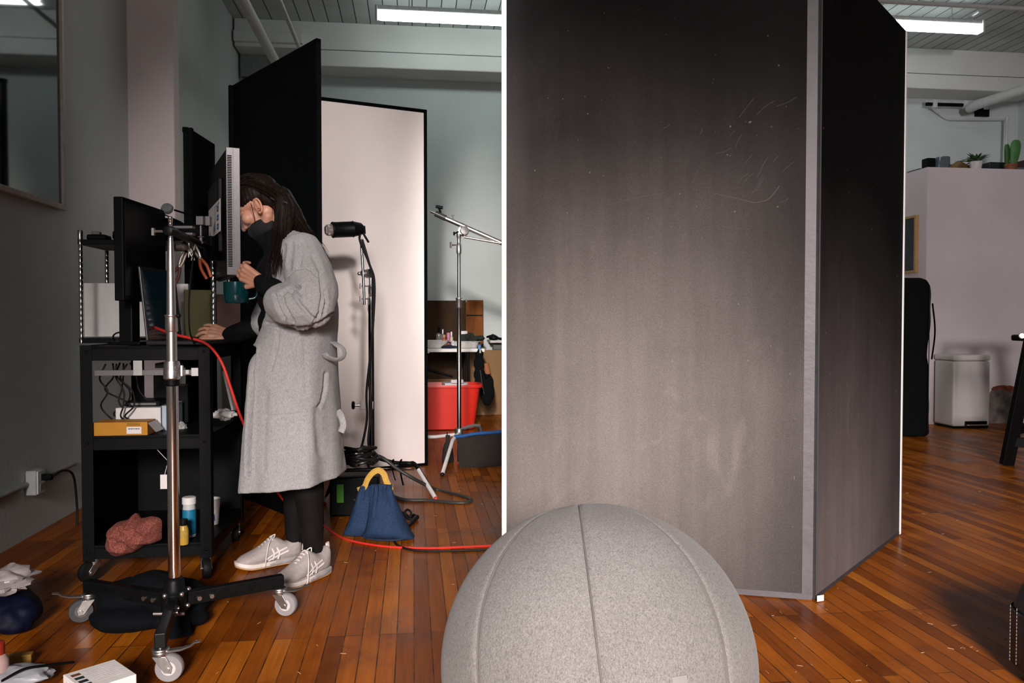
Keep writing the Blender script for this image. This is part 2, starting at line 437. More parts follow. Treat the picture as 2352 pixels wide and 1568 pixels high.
hc = P(2254, 252, 9.86)
struct(MB().box(hc, (.17, .06, .17), YAW).build('hole_shade_block', M_BLACK, smooth=False))  # black block put in for the shade inside a wall hole
# electrical box on the left wall
def leftwall(px, py, off=0.0):
    d = ray(px, py); nn = R(1, 0, 0); s = (AL + off) / (d.x * nn.x + d.y * nn.y)
    return V((0, 0, CAMZ)) + d * s
q0, q1 = leftwall(-40, 1158, .012), leftwall(170, 1064, .012)
tag(MB().tube([q0, q1], 0.012, 10).build('surface_conduit', mat('grey_conduit', (0.30, 0.31, 0.31, 1), 0.5)), 'grey painted conduit running low along the left wall', 'pipe')
c = leftwall(80, 1106, .03)
t = thing('outlet_box', c, 'white outlet box on the left wall with a plug in it', 'outlet')
MB().box(c, (0.05, 0.085, 0.12), YAW).build('box', mat('outlet_white', (0.42, 0.43, 0.43, 1), 0.5), t, bevel=0.006)
MB().box(c + R(.028, 0, 0), (0.006, 0.075, 0.11), YAW).build('cover_plate', M_WHITEP, t, bevel=0.002)
for dz in (.025, -.025):
    MB().box(c + R(.032, 0, dz), (0.004, 0.035, 0.035), YAW).build('socket', mat('socket_face', (0.22, 0.22, 0.22, 1), 0.5), t, bevel=0.004)
c2 = c + R(.055, .01, .02)
t = thing('power_cable', c2, 'black power cable plugged into the white wall outlet', 'cable')
MB().box(c2, (0.045, 0.03, 0.03), YAW).build('plug', M_PLASTIC, t, bevel=0.006)
cable('cord', [c2 + R(.02, 0, 0), c2 + R(.05, .06, .02), c2 + R(.055, .16, -.03), c2 + R(.05, .21, -.2), c2 + R(.06, .2, -.33), c2 + R(.1, .3, -.415)], 0.006, M_RUBBER, parent=t)

# large framed picture on the left wall
b0, b1, z0, z1 = 2.55, 4.517, 1.626, 3.05
t = thing('framed_picture', R(AL + .01, (b0 + b1) / 2, z0), 'large dark glazed picture with thin pale frame on left wall', 'picture')
rbox(MB(), AL, AL + .022, b0 + .02, b1 - .02, z0 + .02, z1 - .02).build('backing', M_BLACK, t, smooth=False)
gm, nt, bs = nodes('picture_glass')
bs.inputs['Base Color'].default_value = (0.004, 0.008, 0.008, 1); bs.inputs['Roughness'].default_value = 0.04; bs.inputs['Specular IOR Level'].default_value = 1.0; bs.inputs['IOR'].default_value = 1.7
nz = N(nt, 'ShaderNodeTexNoise', Scale=1.2, Detail=2.0); nt.links.new(coords(nt), nz.inputs['Vector'])
rp = ramp(nt, [(0.4, (0.004, 0.010, 0.010, 1)), (0.6, (0.010, 0.020, 0.020, 1))]); nt.links.new(nz.outputs['Fac'], rp.inputs['Fac']); nt.links.new(rp.outputs['Color'], bs.inputs['Base Color'])
rbox(MB(), AL + .022, AL + .026, b0 + .02, b1 - .02, z0 + .02, z1 - .02).build('glass', gm, t, smooth=False)
mb = MB()
for (ba, bb, za, zb) in ((b0, b1, z0, z0 + .028), (b0, b1, z1 - .028, z1), (b0, b0 + .028, z0 + .028, z1 - .028), (b1 - .028, b1, z0 + .028, z1 - .028)):
    rbox(mb, AL, AL + .04, ba, bb, za, zb)
mb.build('frame', mat('pale_frame', (0.42, 0.36, 0.33, 1), 0.45), t, smooth=False, bevel=0.003)

# ------------------------------------------------------------------ ceiling lights
M_TUBE = mat('lit_tube', (0.9, 0.9, 0.9, 1), 0.5, emit=((0.90, 1.0, 0.98, 1), TUBE_E))
def ceiling_light(a0, a1, b, label):
    t = thing('ceiling_light', R((a0 + a1) / 2, b, ZC - .1), label, 'light', 'fluorescent ceiling lights')
    rbox(MB(), a0 - .02, a1 + .02, b - .036, b + .036, ZC - .20, ZC - .15).build('housing', mat('light_housing', (0.55, 0.55, 0.54, 1), 0.5), t, smooth=False, bevel=0.01)
    z = ZC - .24
    for a in (a0 + .3, a1 - .3): MB().tube([R(a, b, ZC - .16), R(a, b, ZC)], .006, 8).build('hanger', M_PIPE, t)
    pr = [(.0, 0), (.038, .004), (.046, .03), (.046, a1 - a0 - .03), (.038, a1 - a0 - .004), (0, a1 - a0)]
    M = frame3(R(0, 1, 0), V((0, 0, 1)), R(1, 0, 0))
    MB().lathe(pr, R(a0, b, z), 16, M).build('tube_cover', M_TUBE, t)
    for a in (a0 - .01, a1 + .01):
        rbox(MB(), a - .012, a + .012, b - .05, b + .05, ZC - .28, ZC - .155).build('end_cap', M_PIPE, t, smooth=False, bevel=0.006)
ceiling_light(-.327, 2.11, 7.82, 'lit fluorescent tube light on ceiling above the tall white board')
ceiling_light(3.17, 5.61, 7.47, 'lit fluorescent tube light on ceiling above the white partition')
pipe('light_hanger', [P(2196, 62, 8.2), P(2248, 26, 8.0)], 0.012, 'short white rod slanting up behind the right ceiling light', 'rod')
# ------------------------------------------------------------------ painted V-flat on the right
def vflat_material(name, cx, cz, rx, rz, hi, lo_):
    m, nt, bs = nodes(name)
    vec = coords(nt)
    def layer(scale, stretch, lo, hi, a, b, detail=5.0, dist=0.0):
        mp = nt.nodes.new('ShaderNodeMapping'); mp.inputs['Scale'].default_value = stretch; nt.links.new(vec, mp.inputs['Vector'])
        n = N(nt, 'ShaderNodeTexNoise', Scale=scale, Detail=detail, Distortion=dist); nt.links.new(mp.outputs[0], n.inputs['Vector'])
        r = ramp(nt, [(lo, (a, a, a, 1)), (hi, (b, b, b, 1))]); nt.links.new(n.outputs['Fac'], r.inputs['Fac']); return r.outputs['Color']
    # black ground with a grey-taupe patch low on the boards, darker upwards
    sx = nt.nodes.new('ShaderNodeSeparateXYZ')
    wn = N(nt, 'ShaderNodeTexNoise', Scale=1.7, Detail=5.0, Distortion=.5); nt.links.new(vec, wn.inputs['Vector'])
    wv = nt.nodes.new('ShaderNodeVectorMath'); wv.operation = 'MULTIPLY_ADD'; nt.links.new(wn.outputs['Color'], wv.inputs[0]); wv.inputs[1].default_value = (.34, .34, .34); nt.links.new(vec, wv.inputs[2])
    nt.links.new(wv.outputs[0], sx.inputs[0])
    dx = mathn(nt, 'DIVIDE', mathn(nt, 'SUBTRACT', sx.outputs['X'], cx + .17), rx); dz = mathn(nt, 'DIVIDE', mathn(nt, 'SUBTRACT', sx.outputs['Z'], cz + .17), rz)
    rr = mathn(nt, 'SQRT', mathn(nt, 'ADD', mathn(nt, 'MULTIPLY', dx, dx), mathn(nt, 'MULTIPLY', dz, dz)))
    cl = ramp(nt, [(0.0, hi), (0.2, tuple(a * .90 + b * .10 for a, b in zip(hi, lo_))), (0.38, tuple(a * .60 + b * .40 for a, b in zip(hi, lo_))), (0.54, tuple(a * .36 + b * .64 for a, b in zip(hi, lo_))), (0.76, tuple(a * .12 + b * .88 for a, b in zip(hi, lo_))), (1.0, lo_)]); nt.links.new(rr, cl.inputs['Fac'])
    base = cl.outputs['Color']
    c = mixc(nt, 1.0, base, layer(2.2, (1.4, 1.4, 0.7), 0.32, 0.70, 0.90, 1.10), 'MULTIPLY')
    c = mixc(nt, 1.0, c, layer(3.0, (6.0, 6.0, 0.35), 0.35, 0.72, 0.93, 1.10, 3.0), 'MULTIPLY')
    c = mixc(nt, 1.0, c, layer(300.0, (1, 1, 1), 0.3, 0.7, 0.80, 1.20, 2.0), 'MULTIPLY')
    # dry wiped smears and scratches
    sm = layer(2.6, (3.2, 3.2, 1.6), 0.60, 0.76, 0.0, 0.30, 7.0, 1.6)
    c = mixc(nt, sm, c, mixc(nt, 1.0, c, (1.6, 1.6, 1.6, 1), 'MULTIPLY'))
    sp = layer(60.0, (1, 1, 1), 0.775, 0.80, 0.0, 0.5, 1.0)
    c = mixc(nt, sp, c, (0.22, 0.20, 0.195, 1))
    nt.links.new(c, bs.inputs['Base Color'])
    bs.inputs['Roughness'].default_value = 0.7; bs.inputs['Specular IOR Level'].default_value = 0.08
    n = N(nt, 'ShaderNodeTexNoise', Scale=220.0, Detail=2.0); nt.links.new(vec, n.inputs['Vector'])
    bp = N(nt, 'ShaderNodeBump', Strength=0.12, Distance=0.003); nt.links.new(n.outputs['Fac'], bp.inputs['Height']); nt.links.new(bp.outputs['Normal'], bs.inputs['Normal'])
    return m
M_VF = vflat_material('front_panel_paint', .30, .62, 1.40, 1.62, (.190, .168, .161, 1), (.0068, .0062, .0068, 1))
M_VS = vflat_material('side_panel_paint', 1.35, .05, 1.1, 1.6, (.115, .095, .096, 1), (.002, .0018, .0019, 1))
M_TAPE = mat('grey_gaffer_tape', (0.085, 0.078, 0.086, 1), 0.5, var=0.12, scale=14, bump=0.1)
M_TAPED = mat('dark_tape', (0.030, 0.030, 0.034, 1), 0.55, var=0.2)

L = V((-0.032, 3.270, 0)); K = V((1.132, 2.985, 0)); RR = V((1.898, 3.915, 0)); H8 = 2.44
t = thing('v_flat', K, 'tall grey-black scuffed V-flat standing folded behind the grey ball', 'V-flat')
def along(p, q, s): return p + (q - p).normalized() * s
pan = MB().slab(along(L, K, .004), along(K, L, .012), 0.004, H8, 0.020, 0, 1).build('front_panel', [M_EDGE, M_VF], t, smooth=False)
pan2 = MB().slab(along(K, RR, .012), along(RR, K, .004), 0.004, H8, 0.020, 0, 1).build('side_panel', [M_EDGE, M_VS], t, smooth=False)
# bare white edges wrapping the two outer ends
MB().slab(along(L, K, -.010), along(L, K, .010), 0.004, H8, 0.030, off=-.004).build('edge_strip', M_EDGE, t, smooth=False, bevel=.003)
MB().slab(along(RR, K, .012), along(RR, K, -.010), 0.004, H8, 0.030, off=-.004).build('edge_strip', M_EDGE, t, smooth=False, bevel=.003)
# tape along hinge and feet
MB().slab(along(K, L, .046), along(K, L, .008), 0.012, H8, 0.0012, off=-.0016).build('hinge_tape', M_TAPE, t, smooth=False)
MB().slab(along(K, RR, .006), along(K, RR, .020), 0.012, H8, 0.0012, off=-.0016).build('hinge_tape', M_TAPE, t, smooth=False)
MB().slab(along(K, RR, .0098), along(K, RR, .0119), 0.004, H8, 0.022, off=-.001).build('hinge_tape', M_TAPED, t, smooth=False)
MB().slab(along(L, K, .016), along(K, L, .010), 0.004, 0.026, 0.0012, off=-.0026).build('foot_tape', M_TAPE, t, smooth=False)
MB().slab(along(K, RR, .010), along(RR, K, .016), 0.004, 0.020, 0.0012, off=-.0016).build('foot_tape', M_TAPED, t, smooth=False)
e = MB().box(K + V((.018, -.008, .014)), (.030, .002, .022), radians(20)).build('tape_tab', M_PAPER, t, smooth=False)
e['label'] = 'torn white tape tab at foot of the hinge'
# scratches: thin raised pale lines left by wiping
rs = random.Random(3)
def scratch(mb, p, q, x0, z0, x1, z1, w=.0012, bend=.02):
    d = (q - p).normalized(); nrm = V((d.y, -d.x, 0))
    pts = [(x0, z0), ((x0 + x1) / 2 + rs.uniform(-bend, bend), (z0 + z1) / 2 + rs.uniform(-bend, bend)), (x1, z1)]
    mb.tube(spline([p + d * x + nrm * .0004 + V((0, 0, z)) for x, z in pts], 6), w, 4)
mb = MB()
for x0, z0, x1, z1 in ((.42, 1.50, .64, 1.54), (.82, 1.53, .97, 1.49), (.97, 1.49, 1.06, 1.55)):
    scratch(mb, L, K, x0, z0, x1, z1, .0013)
for i in range(22):
    x, z = rs.uniform(.62, 1.12), rs.uniform(1.45, 1.85); a = rs.uniform(.3, 1.2); l = rs.uniform(.02, .09)
    scratch(mb, L, K, x, z, min(1.14, x + l * cos(a)), z + l * sin(a), .0006, .006)
mb.build('scratches', mat('scratch_grey', (0.12, 0.105, 0.10, 1), 0.8), t, smooth=False)['kind'] = 'stuff'

# ------------------------------------------------------------------ black and white boards on the left
def board(name, p, q, h, face, back, edge, label, cat, tilt=0.0, corner=0.0):
    t = thing(name, ((p[0] + q[0]) / 2, (p[1] + q[1]) / 2, 0), label, cat)
    MB().slab(p, q, 0.004, h, 0.02, 0, 1).build('panel', [back, face], t, smooth=False)
    p, q = V((p[0], p[1], 0)), V((q[0], q[1], 0)); w = .022
    MB().slab(along(q, p, w), along(q, p, -.003), 0.0, h, .026, off=-.003).build('edge_trim', edge, t, smooth=False, bevel=.002)
    MB().slab(along(p, q, w), along(p, q, -.003), 0.0, h, .026, off=-.003).build('edge_trim', edge, t, smooth=False, bevel=.002)
    MB().slab(along(p, q, -.003), along(q, p, -.003), h - w, h + .003, .026, off=-.003).build('top_trim', edge, t, smooth=False, bevel=.002)
    MB().slab(along(p, q, -.003), along(q, p, -.003), 0.0, .02, .026, off=-.003).build('bottom_trim', edge, t, smooth=False, bevel=.002)
    return t
M_FB = mat('black_board_face', (0.002, 0.0028, 0.003, 1), 0.7, var=0.2, scale=4, spec=0.06)
board('foam_board', (-1.665, 4.83), (-0.966, 4.02), 2.44, M_FB, M_FB, M_MATTE, 'tall matt black board standing behind the person in grey coat', 'board')
board('foam_board', (-1.78, 5.22), (-0.611, 5.80), 2.55, M_WHITEB, M_FB, M_MATTE, 'tall white board with black edges behind the lamp stand', 'board')

# ------------------------------------------------------------------ felt ball in front
def felt(name, dark, light, s=1.0):
    m, nt, bs = nodes(name)
    vec = coords(nt)
    a = N(nt, 'ShaderNodeTexNoise', Scale=430.0 * s, Detail=3.0, Distortion=1.2)
    mp = nt.nodes.new('ShaderNodeMapping'); mp.inputs['Scale'].default_value = (1, 1, .35); nt.links.new(vec, mp.inputs['Vector']); nt.links.new(mp.outputs[0], a.inputs['Vector'])
    b = N(nt, 'ShaderNodeTexNoise', Scale=210.0 * s, Detail=3.0, Distortion=2.0)
    m2 = nt.nodes.new('ShaderNodeMapping'); m2.inputs['Scale'].default_value = (1, .4, 1); nt.links.new(vec, m2.inputs['Vector']); nt.links.new(m2.outputs[0], b.inputs['Vector'])
    f = mathn(nt, 'ADD', mathn(nt, 'MULTIPLY', a.outputs['Fac'], .6), mathn(nt, 'MULTIPLY', b.outputs['Fac'], .4))
    r = ramp(nt, [(0.36, dark), (0.62, light)]); nt.links.new(f, r.inputs['Fac'])
    big = N(nt, 'ShaderNodeTexNoise', Scale=4.0, Detail=4.0); nt.links.new(vec, big.inputs['Vector'])
    rb = ramp(nt, [(0.3, (.9, .9, .88, 1)), (0.7, (1.07, 1.07, 1.07, 1))]); nt.links.new(big.outputs['Fac'], rb.inputs['Fac'])
    nt.links.new(mixc(nt, 1.0, r.outputs['Color'], rb.outputs['Color'], 'MULTIPLY'), bs.inputs['Base Color'])
    bs.inputs['Roughness'].default_value = 0.95; bs.inputs['Specular IOR Level'].default_value = 0.1; bs.inputs['Sheen Weight'].default_value = 0.08
    bp = N(nt, 'ShaderNodeBump', Strength=0.35, Distance=0.002); nt.links.new(f, bp.inputs['Height']); nt.links.new(bp.outputs['Normal'], bs.inputs['Normal'])
    return m
BC, BR = V((0.180, 1.685, 0.328)), 0.328
t = thing('exercise_ball', (BC.x, BC.y, 0), 'large grey felt-covered exercise ball on the floor in front', 'ball')
pole = V((-0.10, 0.42, 1)).normalized()           # the seams meet near the top
MX = frame3(V((1, 0, 0)) - pole * pole.x, pole.cross(V((1, 0, 0)) - pole * pole.x), pole)
SEAMS = [radians(a) for a in (-95, -49, -139, 160, 88, 16)]
nu, nv = 360, 120
rs_ = []
for i in range(nv + 1):
    th = pi * i / nv; row = []
    for j in range(nu):
        ph = 2 * pi * j / nu
        d = min(abs((ph - s + pi) % (2 * pi) - pi) for s in SEAMS) * sin(th) * BR
        r = BR - .0045 * exp(-(d / .006) ** 2) * min(1, sin(th) * 4) + .0012 * sin(7 * ph + 3 * th)
        q = MX @ V((max(sin(th), .0008) * cos(ph), max(sin(th), .0008) * sin(ph), cos(th))) * r
        q.z = max(q.z, -BR + .004)
        row.append(BC + q)
    rs_.append(row)
MB().rings(rs_).build('felt_cover', felt('grey_felt', (0.110, 0.106, 0.104, 1), (0.225, 0.218, 0.216, 1)), t)
for s in SEAMS:
    pts = [BC + (MX @ V((sin(th) * cos(s), sin(th) * sin(s), cos(th)))) * (BR - .0040) for th in [0.10 + 2.6 * k / 60 for k in range(61)]]
    MB().tube(pts, .0021, 6).build('seam', mat('seam_thread', (0.11, 0.098, 0.094, 1), 0.9), t)
qd = (P(1570, 1566, 1.38) - BC).normalized()
MB().box(BC + qd * (BR + .001), (.030, .018, .002), M=lookM(qd) @ Matrix.Identity(3)).build('fabric_tag', mat('tag_cloth', (0.20, 0.19, 0.19, 1), 0.8), t, bevel=.001)

# wood splinters and lint scattered over the boards
mb = MB(); rd = random.Random(11)
for i in range(190):
    y = rd.uniform(1.9, 5.2); x = rd.uniform(-.42, .62) * y
    if rd.random() < .18: y = rd.uniform(1.9, 3.6); x = rd.uniform(.9, 1.9)
    a = rd.uniform(0, pi); l = rd.uniform(.003, .013); b = rd.uniform(-.4, .4)
    p = V((x, y, .0012)); q = p + V((cos(a), sin(a), 0)) * l; r = q + V((cos(a + b), sin(a + b), 0)) * l * .6
    mb.tube([p, q, r], .0009, 4)
tag(mb.build('floor_splinters', mat('pale_splinter', (0.42, 0.29, 0.17, 1), 0.8)), 'pale wood splinters and lint scattered over the floorboards', 'debris', kind='stuff')
# ------------------------------------------------------------------ casters
M_WHEELG = mat('grey_caster_tyre', (0.23, 0.22, 0.225, 1), 0.5, var=0.1)
M_HUB = mat('pale_caster_hub', (0.50, 0.47, 0.47, 1), 0.4, var=0.05)
def caster(parent, x, y, h, r, ang, tyre, hub, brake=False, plate=0.024, name='caster'):
    """swivel caster under height h, trailing in direction ang"""
    d = V((cos(ang), sin(ang), 0)); s = V((-sin(ang), cos(ang), 0)); top = V((x, y, h)); ax = V((x, y, r)) + d * (r * .62)
    mb = MB()
    mb.lathe([(plate, 0), (plate * 1.05, -.004), (plate * .9, -.008), (plate * 1.0, -.012), (plate * .95, -.020), (plate * .6, -.024)], top, 20)
    mb.lathe([(.007, .016), (.008, 0.0)], top, 10)
    w = r * .33
    for k in (-1, 1):                                    # fork cheeks
        a = top + V((0, 0, -.020)); o = s * (w + .003) * k
        poly = [a - d * plate * .8 + o, a + d * plate * .8 + o, ax + d * .012 + V((0, 0, .006)) + o, ax + d * .008 - V((0, 0, .012)) + o, ax - d * .010 - V((0, 0, .010)) + o]
        n = len(poly); th = s * .0035 * k
        mb.add(poly + [q + th for q in poly], [tuple(range(n)), tuple(reversed(range(n, 2 * n)))] + [(i, i + n, (i + 1) % n + n, (i + 1) % n) for i in range(n)])
    mb.tube([ax - s * (w + .009), ax + s * (w + .009)], .0065, 10)
    fork = mb.build(name, M_ZINC, parent, bevel=.0008)
    M = frame3(d, V((0, 0, 1)), d.cross(V((0, 0, 1))))
    wl = MB().lathe([(r * .72, -w), (r * .94, -w), (r, -w * .6), (r, w * .6), (r * .94, w), (r * .72, w)], ax, 32, M).build('wheel', tyre, fork)
    MB().lathe([(.004, -w * 1.02), (r * .50, -w * 1.02), (r * .55, -w * .8), (r * .73, -w * .8), (r * .73, w * .8), (r * .55, w * .8), (r * .5, w * 1.02), (.004, w * 1.02)], ax, 32, M).build('hub', hub, fork)
    if brake:
        mb = MB(); p = top + V((0, 0, -.010)) + d * plate
        mb.tube([p - d * .01, p + d * .035 + V((0, 0, .004)), p + d * .060 + V((0, 0, .012)), p + d * .072 + V((0, 0, .022)), p + d * .088 + V((0, 0, .024))], [.011, .012, .009, .010, .008], 10, flat=.45)
        mb.build('brake_lever', M_ZINC, fork)
    return fork

# ------------------------------------------------------------------ rolling stand that carries the two screens
SX, SY = -1.120, 2.650
def zs(py, Y=SY): return P(CX, py, Y).z
t = thing('rolling_stand', (SX, SY, 0), 'chrome rolling stand with black three-arm base carrying the screens', 'stand')
feet = [(V((-.828, 2.845, 0)), .0), (V((-1.022, 2.318, 0)), .12), (V((-1.478, 2.79, 0)), 2.0)]
for f, da in feet:
    c0 = V((SX, SY, .118)); d = V((f.x - SX, f.y - SY, 0)); ln = d.length; d.normalize()
    a = c0 + d * .03; b = V((f.x, f.y, .118)) + d * .012
    mb = MB().box((a + b) / 2 + V((0, 0, .004)), ((b - a).length, .032, .044), atan2(d.y, d.x))
    lg = mb.build('leg', M_BLACKM, t, smooth=False, bevel=.003)
    s = V((-d.y, d.x, 0))
    mb = MB()
    for k in (.045, .085):
        q = a + d * k
        mb.tube([q - s * .022, q + s * .022], .0075, 10)
    mb.build('bolts', M_SATIN, lg)
caster(t, feet[0][0].x, feet[0][0].y, .098, .040, -.15, M_WHEELG, M_HUB, True)
caster(t, feet[1][0].x, feet[1][0].y, .098, .040, .12, M_WHEELG, M_HUB, True)
caster(t, feet[2][0].x, feet[2][0].y, .098, .040, 3.6, mat('dark_caster_tyre', (.05, .05, .052, 1), .5), mat('dark_caster_hub', (.12, .115, .115, 1), .4), True)
c = V((SX, SY, 0))
MB().lathe([(.030, .085), (.042, .088), (.044, .15), (.034, .16), (.030, .19), (.024, .198), (.0205, .200)], c, 24).build('base_hub', M_BLACKM, t)
mb = MB()
for k in range(6):
    a = -1.9 + k * .62
    q = c + V((cos(a) * .044, sin(a) * .044, .105 if k % 2 else .150)); mb.ball(q, .0085, n=10, h=6)
mb.tube([c + V((-.05, -.045, .092)), c + V((.05, -.045, .092))], .006, 8)
mb.build('hub_bolts', M_SATIN, t)
MB().lathe([(.0188, .19), (.0188, zs(885)), (.016, zs(884))], c, 32).build('lower_tube', M_CHROME, t)
MB().lathe([(.0205, zs(886)), (.024, zs(884)), (.024, zs(871)), (.019, zs(870))], c, 24).build('collar', M_PLASTIC, t)
MB().lathe([(.0235, zs(871)), (.027, zs(868)), (.027, zs(850)), (.0245, zs(846)), (.0255, zs(836)), (.0235, zs(829)), (.017, zs(828))], c, 28).build('collar', M_SATIN, t)
mb = MB().tube([c + V((.018, -.012, zs(850))), c + V((.040, -.020, zs(850)))], .009, 10); mb.tube([c + V((.040, -.022, zs(838))), c + V((.040, -.022, zs(862)))], .007, 8)
mb.build('clamp_knob', M_SATIN, t)
MB().lathe([(.0165, zs(830)), (.0165, zs(742)), (.014, zs(741))], c, 28).build('middle_tube', M_SATIN, t)
MB().lathe([(.0185, zs(762)), (.0200, zs(760)), (.0192, zs(728)), (.0215, zs(726)), (.0215, zs(723)), (.015, zs(722))], c, 28).build('collar', M_SATIN, t)
mb = MB().ball(c + V((.026, -.012, zs(725))), .0085, n=12, h=8); mb.tube([c, c + V((.026, -.012, zs(725)))][::1], .004, 8)
MB().ball(c + V((.028, -.012, zs(725))), .0085, n=12, h=8).build('clamp_knob', M_BLACKM, t)
MB().lathe([(.0150, zs(724)), (.0145, zs(690)), (.0125, zs(610)), (.0090, zs(556)), (.0078, zs(552)), (.0078, zs(546)), (.0055, zs(544))], c, 28).build('upper_tube', M_SATIN, t)
MB().lathe([(.0062, zs(556)), (.0062, zs(532)), (.0045, zs(531)), (.0045, zs(520)), (.0065, zs(518)), (.0065, zs(512)), (.0058, zs(510)), (.0075, zs(508)), (.0075, zs(499)), (.005, zs(497))], c, 18).build('spigot', M_CHROME, t)
# mounting arm, blocks and knobs between pole and screens
za = zs(531)
pb = P(481, 529, 3.38)
arm0, arm1 = V((SX - .045, SY, za)), V((pb.x, pb.y, za + .01))
MB().tube([V((SX, SY + .022, za)), arm1], .014, 14).build('arm', M_BLACKM, t)
MB().lathe([(.011, -.03), (.016, -.028), (.016, .028), (.011, .03)], V((SX, SY + .004, za)), 18, lookM((0, 1, 0))).build('grip_head', M_BLACKM, t)
mb = MB().tube([V((SX - .01, SY, za)), V((SX - .052, SY, za))], .004, 8); mb.box(V((SX - .056, SY, za - .002)), (.008, .012, .024))
mb.build('clamp_knob', M_SATIN, t)
q = P(424, 530, 2.88)
mb = MB(); mb.box(q + V((0, 0, .012)), (.066, .03, .009)); mb.box(q - V((0, 0, .012)), (.066, .03, .009)); mb.box(q - V((.033, 0, 0)), (.006, .03, .032))
mb.build('slotted_block', M_ALU, t, smooth=False, bevel=.0015)
q = P(461, 507, 3.12)
mb = MB().box(q, (.027, .027, .033)); mb.tube([q + V((0, 0, -.015)), q + V((0, 0, -.058))], .004, 10)
mb.lathe([(.012, -.060), (.012, -.063), (.006, -.064), (.006, -.08), (.009, -.081), (.009, -.088), (.004, -.09)], q, 14)
mb.build('pin_block', M_ALU, t, bevel=.001)
q = P(479, 508, 3.30)
MB().box(q, (.018, .03, .038)).build('pin_block', M_ALU, t, smooth=False, bevel=.0015)
MB().box(V((pb.x + .012, pb.y + .03, za + .01)), (.05, .09, .10), radians(-26)).build('mount_plate', M_BLACKM, t, smooth=False, bevel=.004)

# ------------------------------------------------------------------ big screen seen from its side
N1, F1 = V((-1.130, 3.200, 0)), V((-1.400, 3.740, 0)); z0, z1 = 1.229, 1.733
t = thing('monitor', (N1 + F1) / 2 + V((0, 0, z0)), 'big monitor with grey slotted side edge, in front of the woman\'s face', 'monitor')
d = (N1 - F1).normalized(); n = V((-d.y, d.x, 0))
MB().slab(F1, N1, z0 + .004, z1 - .004, .030, off=.001).build('back_shell', M_PLASTIC, t, smooth=False, bevel=.004)
MB().slab(F1 + d * .12, N1 - d * .12, z0 + .10, z1 - .10, .02, off=-.018).build('rear_housing', M_PLASTIC, t, smooth=False, bevel=.006)
e = MB().slab(along(N1, F1, .008), along(N1, F1, -.004), z0, z1, .052).build('side_bezel', M_ALU, t, smooth=False, bevel=.002)
e['label'] = 'grey slotted side bezel'
MB().slab(F1, N1 - d * .008, z0, z1, .018, off=.032).build('front_bezel', M_ALU, t, smooth=False, bevel=.002)
MB().slab(F1 + d * .02, N1 - d * .03, z0 + .025, z1 - .02, .002, off=.0502).build('display', mat('lit_screen', (0.02, 0.02, 0.025, 1), .2, emit=((.55, .7, 1, 1), .35)), t, smooth=False)
mb = MB(); k = z0 + .035
while k < z1 - .03:
    c = along(N1, F1, -.0045) + n * .012; mb.box(V((c.x, c.y, k)), (.003, .017, .0034), M=frame3(d, n, (0, 0, 1))); k += .0066
mb.build('vent_slots', M_MATTE, t, smooth=False)
c = along(N1, F1, -.0046) + n * .026; MB().box(V((c.x, c.y, (z0 + z1) / 2)), (.002, .0015, z1 - z0 - .01), M=frame3(d, n, (0, 0, 1))).build('edge_groove', mat('edge_groove_grey', (0.16, .155, .16, 1), .5), t, smooth=False)
# paper sheet with blue pictograms taped to the back
ZL0, ZL1 = 1.405, 1.535
pl = MB().slab(F1 + d * .16, N1 - d * .035, ZL0, ZL1, .0012, off=-.0200).build('instruction_sheet', M_PAPER, t, smooth=False)
mb = MB(); mk = MB()
for i in range(3):
    zc = ZL1 - .032 - i * .036
    q0, q1 = N1 - d * .14, N1 - d * .085
    mb.slab(q0, q1, zc - .011, zc + .011, .0005, off=-.0206)
    mk.slab(q0 + d * .016, q1 - d * .016, zc - .005, zc + .005, .0004, off=-.0209)
mb.slab(N1 - d * .205, N1 - d * .197, ZL0 + .014, ZL1 - .014, .0005, off=-.0206)
mb.slab(N1 - d * .205, N1 - d * .05, ZL1 - .016, ZL1 - .0135, .0005, off=-.0206)
mb.build('pictograms', mat('ink_blue', (0.02, 0.05, 0.13, 1), .7), pl, smooth=False); mk.build('pictogram_centres', mat('ink_pale', (0.25, 0.36, 0.48, 1), .7), pl, smooth=False)

# ------------------------------------------------------------------ second black screen over the cart
A2, B2 = V((-1.490, 3.095, 0)), V((-1.500, 3.50, 0)); z0, z1 = 1.125, 1.523
t = thing('monitor', (A2 + B2) / 2 + V((0, 0, .95)), 'black switched-off monitor standing on the black cart behind the chrome pole', 'monitor')
MB().slab(A2, B2, z0, z1, .036).build('case', M_PLASTIC, t, smooth=False, bevel=.004)
MB().slab(A2 + V((0, .015, 0)), B2 - V((0, .015, 0)), z0 + .02, z1 - .015, .001, off=-.0012).build('display', mat('dark_screen', (0.004, .0045, .005, 1), .35), t, smooth=False)
MB().box((-1.545, 3.255, 1.055), (.055, .07, .20)).build('stand_column', M_PLASTIC, t, smooth=False, bevel=.006)
MB().box((-1.54, 3.29, .958), (.13, .20, .014)).build('stand_foot', M_PLASTIC, t, smooth=False, bevel=.005)

